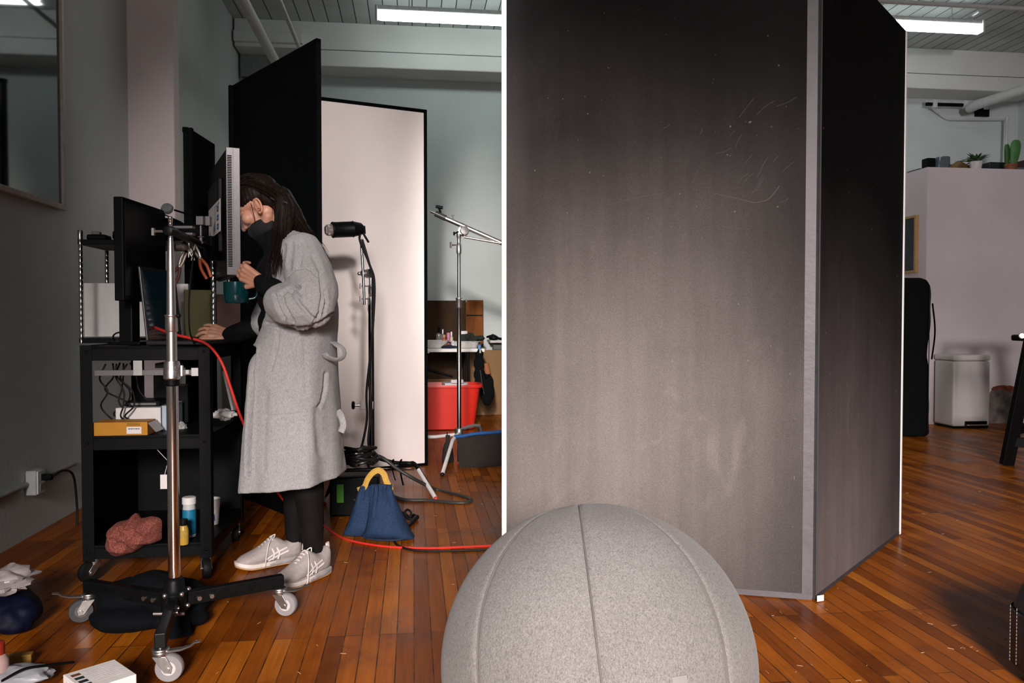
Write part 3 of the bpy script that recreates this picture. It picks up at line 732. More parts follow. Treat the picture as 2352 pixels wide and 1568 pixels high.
# ------------------------------------------------------------------ black equipment cart
CFL = V((-1.709, 3.190, 0)); CW, CD = .49, .62
def K3(u, v, z): return CFL + R(1, 0) * u + R(0, 1) * v + V((0, 0, z))
def kbox(mb, u0, u1, v0, v1, z0, z1, mi=0): return mb.box(K3((u0 + u1) / 2, (v0 + v1) / 2, (z0 + z1) / 2), (u1 - u0, v1 - v0, z1 - z0), YAW, mi)
M_CART = mat('cart_steel', (0.003, 0.0036, 0.004, 1), 0.5, spec=.14, var=0.25, scale=50, bump=0.05)
t = CART = thing('equipment_cart', K3(CW / 2, CD / 2, 0), 'black steel equipment cart on casters between wall and woman', 'cart')
for z, h, nm in ((.945, .056, 'top_shelf'), (.585, .054, 'middle_shelf'), (.145, .05, 'bottom_shelf')):
    mb = MB(); kbox(mb, 0, CW, 0, CD, z - .012, z)
    kbox(mb, 0, CW, 0, .004, z - h, z + .004); kbox(mb, 0, CW, CD - .004, CD, z - h, z + .004)
    kbox(mb, 0, .004, .004, CD - .004, z - h, z + .004); kbox(mb, CW - .004, CW, .004, CD - .004, z - h, z + .004)
    mb.build(nm, M_CART, t, smooth=False, bevel=.0015)
for u, v, su, sv in ((0, 0, 1, 1), (CW, 0, -1, 1), (0, CD, 1, -1), (CW, CD, -1, -1)):
    mb = MB(); w = .042
    kbox(mb, min(u, u + su * w) - .003 * (su > 0), max(u, u + su * w) + .003 * (su < 0), min(v, v - sv * .003), max(v, v - sv * .003), .085, .95)
    kbox(mb, min(u, u - su * .003), max(u, u - su * .003), min(v, v + sv * w), max(v, v + sv * w), .085, .95)
    mb.build('upright', M_CART, t, smooth=False, bevel=.001)
    mb = MB()
    for z in (.925, .56, .12): mb.ball(K3(u + su * .02, v - sv * .004, z), (.006, .004, .006), n=10, h=6)
    mb.build('rivets', M_BLACKM, t)
mb = MB(); kbox(mb, .01, CW - .01, CD - .012, CD - .006, .15, .535); kbox(mb, .006, .012, .01, CD - .01, .15, .535)
mb.build('cabinet_panel', M_CART, t, smooth=False)
for u, v, a in ((.03, .03, 4.2), (CW - .03, .03, 5.2), (.03, CD - .03, 2.5), (CW - .03, CD - .03, 5.0)):
    q = K3(u, v, 0); caster(t, q.x, q.y, .092, .042, a, M_RUBBER, M_RUBBER)
mb = MB(); kbox(mb, .045, CW - .05, .012, .02, .828, .850); o = mb.build('slide_rail', M_ALU, t, smooth=False, bevel=.001)
for u0, u1, za_, zb_ in ((.195, .230, .828, .889), (.418, .446, .824, .858), (.396, .410, .832, .850)):
    mb = MB(); kbox(mb, u0, u1, .004, .011, za_, zb_); mb.build('slide_bracket', M_SATIN, t, smooth=False, bevel=.001)
mb = MB(); kbox(mb, .25, .36, .10, .40, .852, .872); mb.build('drawer_tray', M_CART, t, smooth=False)

# wire rack standing on the cart
RU0, RU1, RV0, RV1 = -.112, .437, .30, .60
t = thing('wire_rack', K3((RU0 + RU1) / 2, .45, .95), 'small rack with chrome posts standing on top of the black cart', 'rack')
for u in (RU0, RU1):
    for v in (RV0, RV1):
        q = K3(u, v, 0); prof = []; z = .951
        while z < 1.385: prof += [(.0085, z), (.0085, z + .020), (.0072, z + .022), (.0085, z + .024)]; z += .025
        prof += [(.0085, 1.395), (.0105, 1.397), (.0115, 1.43), (.009, 1.437)]
        MB().lathe(prof, q, 14).build('post', M_CHROME, t)
for z in (.951, 1.375):
    mb = MB(); kbox(mb, RU0 - .008, RU1 + .008, RV0 - .008, RV1 + .008, z, z + .022); mb.build('shelf', M_CART, t, smooth=False, bevel=.002)

# ---- things on the rack's upper shelf
ZR = 1.397
def lump(name, c, parts, m, label, cat, voxel=.006, group=None, edit=None, smooth=4):
    mb = MB()
    for p in parts: mb.ball(V(c) + V(p[:3]), p[3:] if len(p) == 6 else p[3])
    o = fused_obj(name, mb, m, None, voxel, smooth, edit=edit); return tag(o, label, cat, group)
rd = random.Random(5)
t = thing('cable_bundle', K3(.02, .42, ZR), 'tangle of black cables piled on the top shelf of the rack', 'cables')
for k in range(5):
    c = K3(.03 + .012 * k, .40, ZR); pts = []
    r0 = .035 + .006 * k
    for i in range(16):
        a = i * 2 * pi / 9 + k; pts.append(c + V((cos(a) * r0, sin(a) * .05, .006 + .009 * (i / 3) + .012 * sin(a * 1.7 + k))))
    MB().tube(spline(pts, 5), .005, 7).build('cable_loop', M_RUBBER, t)
t = thing('adapter', K3(-.055, .37, ZR), 'flat black adapter lying at the left end of the rack shelf', 'adapter')
mb = MB(); kbox(mb, -.10, -.02, .33, .41, ZR, ZR + .026); mb.build('case', M_PLASTIC, t, bevel=.008)
mb = MB(); kbox(mb, -.085, -.05, .345, .375, ZR + .026, ZR + .040); mb.build('plug', mat('beige_plastic', (.20, .17, .15, 1), .5), t, bevel=.004)
t = thing('camera_case', K3(.20, .45, ZR), 'black pouch bulging on top of the rack beside the monitor', 'pouch')
mb = MB().ball(K3(.13, .44, ZR + .066), (.075, .09, .062)); mb.ball(K3(.21, .44, ZR + .059), (.085, .09, .055)); mb.ball(K3(.32, .44, ZR + .046), (.085, .08, .042))
fused_obj('body', mb, mat('black_nylon', (.004, .0045, .005, 1), .85, bump=.2, scale=90, spec=.1), t, .006, 4)
MB().tube(spline([K3(.12, .40, ZR + .10), K3(.18, .38, ZR + .13), K3(.26, .40, ZR + .10)]), .008, 8, flat=.35).build('strap', M_MATTE, t)
t = thing('headphones', K3(.23, .36, ZR + .08), 'grey padded earcup resting on the black pouch behind the pole', 'headphones')
MB().lathe([(.003, -.012), (.022, -.010), (.026, 0), (.022, .010), (.003, .012)], P(384, 479, 3.50), 22, lookM((.2, -1, .5))).build('earcup', mat('grey_cushion', (.10, .11, .11, 1), .6), t)
pp = P(384, 482, 3.50)
MB().tube(spline([pp + V((.03, .0, .0)), pp + V((.07, .03, -.012)), pp + V((.10, .10, -.02)), pp + V((.06, .17, -.02))]), .007, 8, flat=.6).build('headband', M_PLASTIC, t)

# ---- things standing on the rack's lower shelf
ZB = .975
def leaning(name, pa, pb_, z0, z1, th, m, label, cat, lean=.0):
    a, b = V((pa[0], pa[1], 0)), V((pb_[0], pb_[1], 0)); d = (b - a).normalized(); n = V((-d.y, d.x, 0))
    mb = MB(); vs = [a + V((0, 0, z0)), b + V((0, 0, z0)), b + n * lean + V((0, 0, z1)), a + n * lean + V((0, 0, z1))]
    vs2 = [v + n * th for v in vs]
    mb.add(vs + vs2, [(0, 1, 2, 3), (7, 6, 5, 4), (0, 4, 5, 1), (1, 5, 6, 2), (2, 6, 7, 3), (3, 7, 4, 0)])
    return tag(mb.build(name, m, None, smooth=False), label, cat)
wb0, wb1 = P(193, 700, 3.66), P(432, 700, 3.74)
o = leaning('white_box', (wb0.x, wb0.y), (wb1.x, wb1.y), ZB, 1.218, .03, M_PAPER, 'flat white box standing upright behind the laptop on the rack', 'box')
mk = MB(); rd = random.Random(8)
dd = (V((wb1.x, wb1.y, 0)) - V((wb0.x, wb0.y, 0))).normalized()
for k in range(7):
    q = V((wb0.x, wb0.y, 0)) + dd * (.226 + .0085 * k); mk.box(V((q.x, q.y, 1.145 + rd.uniform(-.004, .004))) - V((-dd.y, dd.x, 0)) * .0006, (.0055, .0012, .014 if k % 2 else .009), atan2(dd.y, dd.x))
mk.build('red_lettering', mat('ink_red', (.45, .03, .05, 1), .6), o, smooth=False)
a, b = P(424, 700, 3.60), P(487, 700, 3.66)
leaning('folder', (a.x, a.y), (b.x, b.y), ZB, P(0, 665, 3.6).z, .02, mat('olive_card', (.055, .050, .013, 1), .7), 'olive green folder standing on the rack behind laptop', 'folder')
a, b = P(488, 700, 3.56), P(552, 700, 3.62)
leaning('box', (a.x, a.y), (b.x, b.y), .948, P(0, 676, 3.6).z, .05, mat('brown_card', (.045, .018, .015, 1), .65), 'dark reddish brown box beside the olive folder', 'box')

# ---- laptop open on the cart
t = thing('laptop', (-1.38, 3.32, .95), 'open laptop on the cart under the woman\'s far hand', 'laptop')
hz = .968
MB().box((-1.335, 3.36, hz - .008), (.235, .335, .016)).build('keyboard_base', mat('laptop_grey', (.030, .030, .032, 1), .4, .5), t, smooth=False, bevel=.004)
mk = MB()
for i in range(5):
    for j in range(13): mk.box((-1.425 + i * .020, 3.225 + j * .0225, hz + .0008), (.016, .018, .0025))
mk.build('keys', M_BLACK, t, smooth=False)
MB().box((-1.275, 3.36, hz + .0004), (.07, .10, .001)).build('trackpad', mat('trackpad_grey', (.05, .05, .052, 1), .35), t, smooth=False)
lt, lb = V((-1.4745, 0, 1.262)), V((-1.4460, 0, hz + .002)); du = (lt - lb).normalized(); dn = V((du.z, 0, -du.x))
Ml = frame3(dn, V((0, 1, 0)), du); ctr = (lt + lb) / 2 + V((0, 3.355, 0))
MB().box(ctr, (.008, .335, (lt - lb).length), M=Ml).build('lid', mat('laptop_edge', (.11, .11, .115, 1), .35, .8), t, smooth=False, bevel=.002)
MB().box(ctr + dn * .0045, (.0012, .31, (lt - lb).length - .022), M=Ml).build('display', mat('laptop_screen', (.003, .008, .012, 1), .12, emit=((.03, .10, .14, 1), .03)), t, smooth=False)

# ---- tools hanging from the mounting arm
M_STEEL = mat('tool_steel', (.45, .43, .40, 1), .35, 1.0)
def pliers(c, ang, handle, label):
    t = thing('pliers', c, label, 'pliers'); c = V(c)
    d = V((sin(ang), 0, -cos(ang)))
    s = V((-d.z, 0, d.x))
    mb = MB().tube([c - d * .01 + s * .004, c + d * .028 + s * .005, c + d * .05 + s * .002], [.005, .0065, .006], 8); mb.tube([c - d * .01 - s * .006, c + d * .02 - s * .008, c + d * .05 - s * .002], [.004, .0055, .006], 8); mb.ball(c + d * .048, .008, n=12, h=8)
    mb.build('jaws', M_STEEL, t)
    for k in (-1, 1):
        MB().tube(spline([c + d * .052 + s * .003 * k, c + d * .085 + s * .012 * k, c + d * .13 + s * .009 * k]), .0062, 8).build('handle', handle, t)
    return t
M_ORANGE = mat('orange_grip', (.32, .06, .012, 1), .5); M_DARKRED = mat('dark_red_grip', (.06, .012, .008, 1), .55)
pliers(P(447, 566, 3.05), .42, M_ORANGE, 'pliers with orange handles hanging from the screen arm')
pliers(P(424, 585, 3.05), -.42, M_DARKRED, 'pliers with dark red handles hanging beside the chrome pole')
def clamp(c, ang, label, m=M_STEEL):
    t = thing('spring_clamp', c, label, 'clamp'); c = V(c); d = V((sin(ang), 0, -cos(ang))); s = V((-d.z, 0, d.x))
    mb = MB()
    for k in (-1, 1): mb.tube([c + s * .012 * k, c + d * .03 + s * .003 * k, c + d * .062 - s * .006 * k], [.004, .005, .003], 8)
    mb.build('jaws', m, t); MB().tube([c + d * .03 - V((0, .012, 0)), c + d * .03 + V((0, .012, 0))], .006, 10).build('spring', M_ZINC, t)
clamp(P(427, 553, 3.02), .25, 'steel spring clamp with curved jaws hanging near the pole')
clamp(P(441, 560, 3.03), .05, 'thin steel clamp hanging between the two pliers')
tag(MB().lathe([(.006, -.016), (.013, -.014), (.013, 0), (.017, .002), (.017, .014), (.006, .016)], P(417, 565, 2.98), 14, lookM((1, -.3, .1))).build('knob_fitting', M_ZINC), 'small zinc fitting hanging just right of chrome pole', 'fitting')

cable('screen_cable', [P(446, 575, 2.99), P(438, 640, 3.02), P(434, 700, 3.05), P(436, 760, 3.10), V((P(438, 0, 3.2).x, 3.2, .955)), K3(.40, .10, .952)], .0032, M_RUBBER, 'thin black cable dropping from the screen arm to the cart top', 'cable')
cable('keyboard_cable', [K3(.10, .10, .952), K3(.105, .05, .985), K3(.135, .04, 1.000), K3(.175, .05, .975), K3(.205, .06, .954), K3(.235, .035, .953), K3(.21, .015, .953), K3(.15, .02, .953)], .0034, M_RUBBER, 'black cable looped on the cart top beside the monitor foot', 'cable')

# ---- middle shelf
ZM = .586
t = thing('yellow_box', K3(.13, .08, ZM), 'flat yellow-orange box with white label on the cart shelf', 'box')
mb = MB(); kbox(mb, .035, .245, .012, .12, ZM, ZM + .055); mb.build('carton', mat('yellow_card', (.52, .22, .006, 1), .55, var=.05), t, smooth=False, bevel=.002)
mb = MB(); kbox(mb, .165, .222, .0108, .012, ZM + .008, ZM + .036); lb_ = mb.build('label', M_PAPER, t, smooth=False)
mb = MB(); rd = random.Random(2); u = .172
while u < .215:
    w = rd.uniform(.003, .007); kbox(mb, u, u + w, .0100, .0108, ZM + .0255, ZM + .0305); u += w + .002
mb.build('lettering', mat('ink_grey', (.16, .16, .18, 1), .7), lb_, smooth=False)
mb = MB(); kbox(mb, .166, .216, .0112, .012, ZM + .040, ZM + .052); mb.build('print_panel', mat('ochre_print', (.33, .15, .008, 1), .6), t, smooth=False)
mb = MB(); mb.add([K3(.246, .012, ZM + .05), K3(.275, .02, ZM + .012), K3(.275, .12, ZM + .012), K3(.246, .12, ZM + .05)], [(0, 1, 2, 3)]); mb.build('end_flap', M_PAPER, t, smooth=False)
t = thing('white_carton', K3(.18, .25, ZM), 'white carton behind the flat yellow box on cart shelf', 'box')
mb = MB(); kbox(mb, .075, .255, .15, .36, ZM, ZM + .098); mb.build('carton', M_PAPER, t, smooth=False, bevel=.003)
mb = MB(); kbox(mb, .258, .285, .16, .36, ZM, ZM + .10); kbox(mb, .258, .286, .159, .36, ZM + .10, ZM + .104); tag(mb.build('white_carton', mat('pale_blue_card', (.42, .50, .58, 1), .6), None, smooth=False), 'pale blue carton standing right of the white carton, behind chrome pole', 'box')
t = thing('hard_drive', K3(.17, .27, ZM + .1), 'black drive with grey front edge on the white carton', 'drive')
mb = MB(); kbox(mb, .10, .24, .19, .34, ZM + .099, ZM + .122); mb.build('case', M_PLASTIC, t, smooth=False, bevel=.003)
mb = MB(); kbox(mb, .115, .225, .1885, .19, ZM + .105, ZM + .114); mb.build('front_strip', M_ALU, t, smooth=False)
t = thing('power_supply', K3(.2, .5, ZM), 'black upright power supply standing at the back of the cart shelf', 'device')
mb = MB(); kbox(mb, .15, .21, .40, .58, ZM, ZM + .235); kbox(mb, .21, .30, .40, .58, ZM, ZM + .165); mb.build('case', M_PLASTIC, t, smooth=False, bevel=.004)
rd = random.Random(21)
for k in range(7):
    u0 = .05 + .014 * k; pts = [K3(u0, .12 + .04 * (k % 3), .87)]
    for i in range(1, 5): pts.append(K3(u0 + rd.uniform(-.035, .03) + (.05 if i > 2 and k % 2 else 0), .12 + .05 * (k % 3), .87 - .055 * i - rd.uniform(0, .01)))
    pts.append(K3(.10 + .03 * (k % 4), .2 + .03 * k, ZM + .008))
    cable('hanging_cable', pts, .0036, M_RUBBER, 'thin black cable hanging inside the cart above the yellow box', 'cable', group='black cables hanging inside the cart')
a, b = P(516, 852, 3.62), P(537, 942, 3.60)
o = MB().box((a + b) / 2, (.034, .010, (a - b).length), M=lookM(a - b, (0, 1, 0)) @ Matrix.Rotation(pi / 2, 3, 'Z')).build('white_strip', mat('grey_strip', (.42, .40, .39, 1), .6), smooth=False, bevel=.001)
tag(o, 'pale grey flat strip leaning in the cart behind the red cable', 'strip')
def crumple(c, sx, sy, sz, seed, amp=.35):
    mb = MB(); rd = random.Random(seed); rs = []; n, h = 30, 16
    for i in range(h + 1):
        th = pi * i / h; row = []
        for j in range(n):
            ph = 2 * pi * j / n; q = V((sin(th) * cos(ph), sin(th) * sin(ph), cos(th)))
            r = 1 + amp * (noise.noise(q * 1.7 + V((seed, 0, 0))) + .7 * abs(noise.noise(q * 3.7 + V((0, seed, 0)))) - .3)
            w = V((q.x * sx * r, q.y * sy * r, q.z * sz * r)); row.append(V(c) + w)
        rs.append(row)
    return mb.rings(rs)
q = P(513, 952, 3.58); zc = .596
tag(crumple(q, .050, .035, .024, 4, .5).build('crumpled_tissue', M_PAPER), 'crumpled white tissue on the cart shelf near red cable', 'tissue')
q = P(418, 980, 3.45)
tag(crumple(q, .02, .02, .022, 9, .5).build('plastic_wrap', mat('clear_wrap', (.4, .39, .38, 1), .2, spec=.8)), 'small crumpled clear wrap beside pole on cart shelf', 'wrapping')

# ---- bottom shelf
ZF = .146
def pattern_cloth():
    m, nt, bs = nodes('red_dotted_cloth'); vec = coords(nt)
    vo = N(nt, 'ShaderNodeTexVoronoi', Scale=190.0); nt.links.new(vec, vo.inputs['Vector'])
    r = ramp(nt, [(0.22, (.33, .13, .10, 1)), (.5, (.20, .045, .032, 1))]); nt.links.new(vo.outputs['Distance'], r.inputs['Fac'])
    nt.links.new(r.outputs['Color'], bs.inputs['Base Color']); bs.inputs['Roughness'].default_value = .9
    return m
def rag(outline, Y, bulge, back, ridges, seed, rings_=22, per=10):
    """crumpled cloth: outline seen from the front, swelling towards the front with sharp folds"""
    rim = spline([P(x, y, Y) for x, y in outline + outline[:1]], per)[:-1]; c = sum(rim, V()) / len(rim); n = len(rim); rs = []
    for side, rng in ((-1, range(rings_, -1, -1)), (1, range(1, rings_ + 1))):
        for i in rng:
            f = i / rings_; row = []
            for q in rim:
                p = c.lerp(q, max(f, .02)); b = (1 - f ** 2.2) ** .5
                if side < 0:
                    rd_ = 0
                    for (ax, az, fr, am, ps) in ridges:
                        w = ax * (p.x - c.x) + az * (p.z - c.z); w += .012 * noise.noise(p * 18 + V((seed, 0, 0))); rd_ += am * (1 - abs(sin(w * fr + ps))) ** 1.5
                    p = p + V((0, -bulge * b - rd_ * min(1, b * 1.5) + .007 * noise.noise(p * 30), .006 * noise.noise(p * 24 + V((0, seed, 0))) * (1 - f)))
                else: p = p + V((0, back * b, 0))
                row.append(p)
            rs.append(row)
    return MB().rings(rs)
tag(rag([(249, 1262), (250, 1222), (268, 1200), (296, 1192), (311, 1178), (322, 1190), (350, 1186), (370, 1194), (371, 1222), (368, 1240), (338, 1250), (312, 1266), (270, 1276)], 3.22, .075, .05,
        [(1, .6, 42, .018, .4), (.3, 1, 55, .014, 1.1), (1, -.7, 70, .008, 2.0)], 3).build('red_cloth', pattern_cloth()), 'crumpled red patterned cloth spilling over the cart\'s bottom shelf', 'cloth')
def bottle(name, c, r, h, body, cap, label, caph=.03, lab=None, neck=.7, trans=False):
    c = V(c); t = thing(name, c, label, 'bottle')
    MB().lathe([(r * .6, 0), (r * .95, .003), (r, .012), (r, h - caph - .024), (r * .92, h - caph - .010), (r * neck, h - caph - .004), (r * neck, h - caph + .004)], c, 24).build('body', body, t)
    MB().lathe([(r * neck * .9, h - caph), (r * neck * 1.14, h - caph + .002), (r * neck * 1.14, h - .003), (r * neck, h)], c, 24).build('cap', cap, t)
    if lab: MB().lathe([(r * 1.012, lab[0]), (r * 1.02, lab[0] + .001), (r * 1.02, lab[1] - .001), (r * 1.012, lab[1])], c, 24, cap=False).build('label', lab[2], t)
    return t
q = P(435, 1220, 3.34)
b_ = bottle('blue_bottle', (q.x, q.y, ZF), .0265, .168, mat('pale_bottle', (.50, .52, .53, 1), .3), M_WHITEP, 'bottle with white cap and bright blue label on the bottom shelf', .030, (.014, .118, mat('blue_label', (.006, .165, .30, 1), .5, var=.05)), .92)
q = P(422, 1248, 3.22)
bottle('yellow_bottle', (q.x, q.y, ZF), .0195, .105, mat('yellow_glass', (.50, .30, .04, 1), .35), M_BLACK, 'small yellow bottle with black cap in front of blue-labelled bottle', .026, (.03, .062, mat('yellow_label', (.42, .27, .05, 1), .6, var=.2, scale=60)), .75)
q = P(490, 1210, 3.55)
t = thing('paper_cup', (q.x, q.y, ZF), 'white paper cup with blue mark at right of bottom shelf', 'cup')
MB().lathe([(.020, 0), (.022, .001), (.031, .112), (.033, .114), (.031, .116), (.027, .110), (.020, .01)], (q.x, q.y, ZF), 22).build('cup', mat('cup_white', (.48, .46, .46, 1), .6), t)
MB().box((q.x + .006, q.y - .0255, ZF + .035), (.02, .003, .03), M=Matrix.Rotation(.08, 3, 'X')).build('print', mat('ink_blue2', (.03, .08, .30, 1), .6), t, smooth=False, bevel=.001)
q = P(376, 1106, 3.24)
t = thing('hang_tag', q, 'white card tag hanging on a string left of chrome pole', 'tag')
MB().box(q, (.026, .002, .058), radians(8)).build('card', M_PAPER, t, smooth=False); MB().tube([q + V((.004, 0, .028)), q + V((.010, .02, .08)), K3(.27, .03, .532)], .0012, 5).build('string', M_PAPER, t)
# ------------------------------------------------------------------ flash lamp on its stand
def tknob(mb, a, b, w=.016, r=.005):
    a, b = V(a), V(b); mb.tube([a, b], r * .8, 8); d = (b - a).normalized(); s = V((0, 0, 1)) if abs(d.z) < .8 else V((1, 0, 0))
    mb.tube([b - s * w, b + s * w], r, 8); return mb
LX, LY = P(849, 0, 4.95).x, 4.95
def zl(py): return P(CX, py, LY).z
t = thing('lamp_stand', (LX, LY, 0), 'chrome and black stand holding the flash lamp by white board', 'stand')
c = V((LX, LY, 0))
MB().lathe([(.0175, .16), (.0175, zl(712)), (.015, zl(711))], c, 22).build('lower_tube', mat('dark_chrome', (.10, .095, .095, 1), .2, 1.0), t)
MB().lathe([(.0190, zl(716)), (.0205, zl(712)), (.0205, zl(684)), (.016, zl(683)), (.0145, zl(676)), (.0175, zl(674)), (.0175, zl(655)), (.0125, zl(653)), (.0125, zl(640)), (.010, zl(630))], c, 22).build('sleeve', M_CHROME, t)
for py in (657, 686):
    tknob(MB(), c + V((-.015, 0, zl(py))), c + V((-.060, -.02, zl(py))), .017, .006).build('clamp_knob', M_ZINC, t)
g = P(842, 628, LY)
mb = MB().lathe([(.008, -.018), (.028, -.016), (.030, 0), (.028, .016), (.008, .018)], g + V((.014, -.004, 0)), 20, lookM((1, -.7, .1)))
mb.lathe([(.008, -.014), (.022, -.012), (.024, 0), (.022, .012), (.008, .014)], g + V((-.016, .004, .002)), 18, lookM((1, -.7, .1)))
mb.ball(g + V((-.045, 0, 0)), .012, n=12, h=8); mb.tube([g, g + V((-.045, 0, 0))], .006, 8)
mb.build('grip_head', M_SATIN, t)
MB().tube([P(837, 700, LY - .03), P(834, 625, LY - .03), P(829, 548, LY - .03)], .0085, 12).build('extension_rod', M_CHROME, t)
k = P(838, 930, LY)
mb = MB().box(k + V((-.005, -.005, 0)), (.04, .05, .05)); mb.tube([k, k + V((-.062, -.01, 0))], .008, 10); mb.box(k + V((.045, 0, .0)), (.02, .03, .05)); 
mb.build('clamp', M_SATIN, t, bevel=.002)
MB().lathe([(.006, -.010), (.022, -.008), (.026, 0), (.022, .010), (.006, .012)], k + V((-.070, -.012, 0)), 8, lookM((1, .15, 0))).build('clamp_knob', M_PLASTIC, t)
MB().lathe([(.03, .165), (.034, .17), (.034, .235), (.022, .24)], c, 20).build('leg_hub', M_ZINC, t)
foot = G(1001, 1145, .012); knee = P(957, 1066, 4.93)
M_BRIGHT = mat('bright_nickel', (.86, .83, .82, 1), .42, .35, var=.04)
def cleg(pts, label=None):
    l = MB().tube(spline(pts, 5), .0125, 12).build('leg', M_BLACKM, t)
    a, b = V(pts[-2]), V(pts[-1])
    MB().tube([a.lerp(b, .12), b.lerp(a, .02)], .0132, 12).build('chrome_shin', M_BRIGHT, l)
    MB().ball(b, .014, n=12, h=8).build('foot_cap', mat('red_rubber', (.55, .04, .03, 1), .5), l); return l
cleg([c + V((.02, 0, .205)), P(905, 1062, 4.95), knee + V((-.05, 0, .006)), knee + V((0, -.01, -.01)), foot])
MB().tube([P(852, 1077, 4.95), P(915, 1078, 4.93), P(952, 1077, 4.93)], .007, 8).build('leg_brace', M_CHROME, t)
cleg([c + V((-.01, .02, .19)), c + V((-.10, .22, .19)), c + V((-.14, .30, .17)), c + V((-.17, .36, .012))])
cleg([c + V((-.01, -.02, .22)), c + V((-.10, -.20, .22)), c + V((-.14, -.29, .2)), c + V((-.20, -.40, .012))])
for px, dz in ((903, .10), (921, .13)):
    q = P(px, 1064, 4.925)
    MB().tube(spline([q + V((0, .02, .012)), q + V((-.004, -.018, .01)), q + V((.002, -.02, -dz * .5)), q + V((.016, -.02, -dz))]), .013, 8, flat=.25, up=(0, 1, 0)).build('strap', M_MATTE, t)

t = thing('flash_lamp', P(795, 527, 4.85), 'black cylindrical flash lamp with bare glass bulb on the stand', 'lamp')
a, b = P(762, 528, 4.83), P(813, 526, 4.89); ax = (b - a).normalized(); Ml = lookM(ax); ln = (b - a).length
MB().lathe([(.030, 0), (.047, .002), (.049, .008), (.047, .014), (.047, ln - .012), (.050, ln - .006), (.046, ln), (.036, ln + .045), (.020, ln + .060)], a, 32, Ml).build('housing', M_PLASTIC, t)
MB().lathe([(.002, -.040), (.024, -.039), (.034, -.028), (.036, .004)], a, 24, Ml).build('glass_dome', mat('frosted_glass', (.75, .68, .64, 1), .15, trans=.75, var=.03), t)
MB().lathe([(.003, -.022), (.012, -.02), (.015, .0)], a, 16, Ml).build('flash_tube', M_SATIN, t)
q = P(829, 540, 4.92)
MB().box(q + V((-.01, 0, .03)), (.04, .05, .07), M=Ml).build('tilt_bracket', M_PLASTIC, t, bevel=.004)
MB().tube([q + V((.01, -.01, .02)), q + V((.05, -.02, -.045))], .007, 8).build('tilt_handle', M_PLASTIC, t)
for i, pts in enumerate(([(836, 525, 4.93), (826, 548, 4.90), (846, 600, 4.9), (857, 640, 4.9), (858, 720, 4.9), (850, 820, 4.9), (842, 900, 4.88), (843, 960, 4.86), (834, 1012, 4.82), (826, 1036, 4.72)],
                         [(832, 550, 4.92), (848, 605, 4.93), (860, 650, 4.93), (856, 760, 4.92), (848, 860, 4.92), (852, 940, 4.9), (846, 1010, 4.86), (852, 1040, 4.8)])):
    cable('cord', [P(*p) for p in pts], .0075, M_RUBBER, parent=t)

# ------------------------------------------------------------------ power pack and its coiled cable
t = thing('power_pack', G(800, 1188), 'black power pack with bright green label on floor beside the lamp stand', 'device')
q = G(800, 1186); bx = V((q.x + .02, q.y + .10, .105))
MB().box(bx, (.26, .19, .21), .12).build('case', M_PLASTIC, t, bevel=.010)
fr = Matrix.Rotation(.12, 3, 'Z')
MB().box(bx + fr @ V((-.074, -.0965, .02)), (.036, .003, .098), .12).build('green_label', mat('green_label', (.07, .33, .012, 1), .5), t, smooth=False)
mb = MB()
for k in (-.09, .09): mb.tube([bx + fr @ V((k, -.02, .10)), bx + fr @ V((k, -.02, .130)), ], .008, 8)
mb.tube([bx + fr @ V((-.095, -.02, .130)), bx + fr @ V((.095, -.02, .130))], .010, 10); mb.build('carry_handle', M_PLASTIC, t)
mb = MB()
for k in range(4): mb.lathe([(.006, 0), (.010, .002), (.010, .008), (.006, .009)], bx + fr @ V((.0 + .03 * k, -.095, -.02)), 12, lookM(fr @ V((0, -1, 0))))
mb.build('sockets', M_BLACKM, t)
rd = random.Random(4)
t = thing('coiled_cable', bx + V((0, 0, .14)), 'heap of glossy black coiled cable on top of the power pack', 'cable')
mats_ = mat('glossy_cable', (.012, .012, .012, 1), .25)
for k in range(5):
    pts = []; r0 = .055 + .012 * k
    for i in range(14):
        a = i * 2 * pi / 7 + k * .8
        pts.append(bx + V((.015 + cos(a) * r0 * 1.1, -.01 + sin(a) * .06, .115 + .03 + .040 * abs(sin(a * .7 + k)) + .007 * i * (1 if k % 2 else .5))))
    MB().tube(spline(pts, 6), .0085, 8).build('coil', mats_, t)

# ------------------------------------------------------------------ blue sandbag
M_BLUE = mat('blue_canvas', (.020, .040, .088, 1), .85, var=.22, scale=160, bump=.6, bscale=26, spec=.12)
def sandlobe(c, prof, rz=0.0, lean=(0, 0), n=40, seed=1, wr=.005):
    mb = MB(); rs = []; M = Matrix.Rotation(rz, 3, 'Z')
    z0, z1 = prof[0][0], prof[-1][0]
    S_ = spline([V(p) for p in prof], 6)
    for z, w, th in S_:
        row = []; f = (z - z0) / (z1 - z0)
        for j in range(n):
            a = 2 * pi * j / n; ca, sa = cos(a), sin(a)
            x = w * (abs(ca) ** .75) * (1 if ca > 0 else -1); y = max(th, .004) * (abs(sa) ** .9) * (1 if sa > 0 else -1)
            k = 1 + .10 * noise.noise(V((x * 9 + seed, y * 9, z * 7)))
            pl = wr * (f ** 1.5) * sin(x * 190 * (1 + .6 * f) + seed + 14 * z * (1 if ca > 0 else -1)) * (.4 + .6 * abs(sa)) + .014 * noise.noise(V((x * 13 + seed, z * 12, seed))) * (1 - .5 * f)
            q = M @ V((x * k, y * k + pl * (1 if sa > 0 else -1), 0)); row.append(V(c) + q + V((lean[0] * f, lean[1] * f, z + .004 * noise.noise(V((a * 2, z * 9, seed))))))
        rs.append(row)
    return mb.rings(rs)
q = G(884, 1246); t = thing('sandbag', q, 'blue canvas sandbag with yellow carrying handle on the wooden floor', 'sandbag')
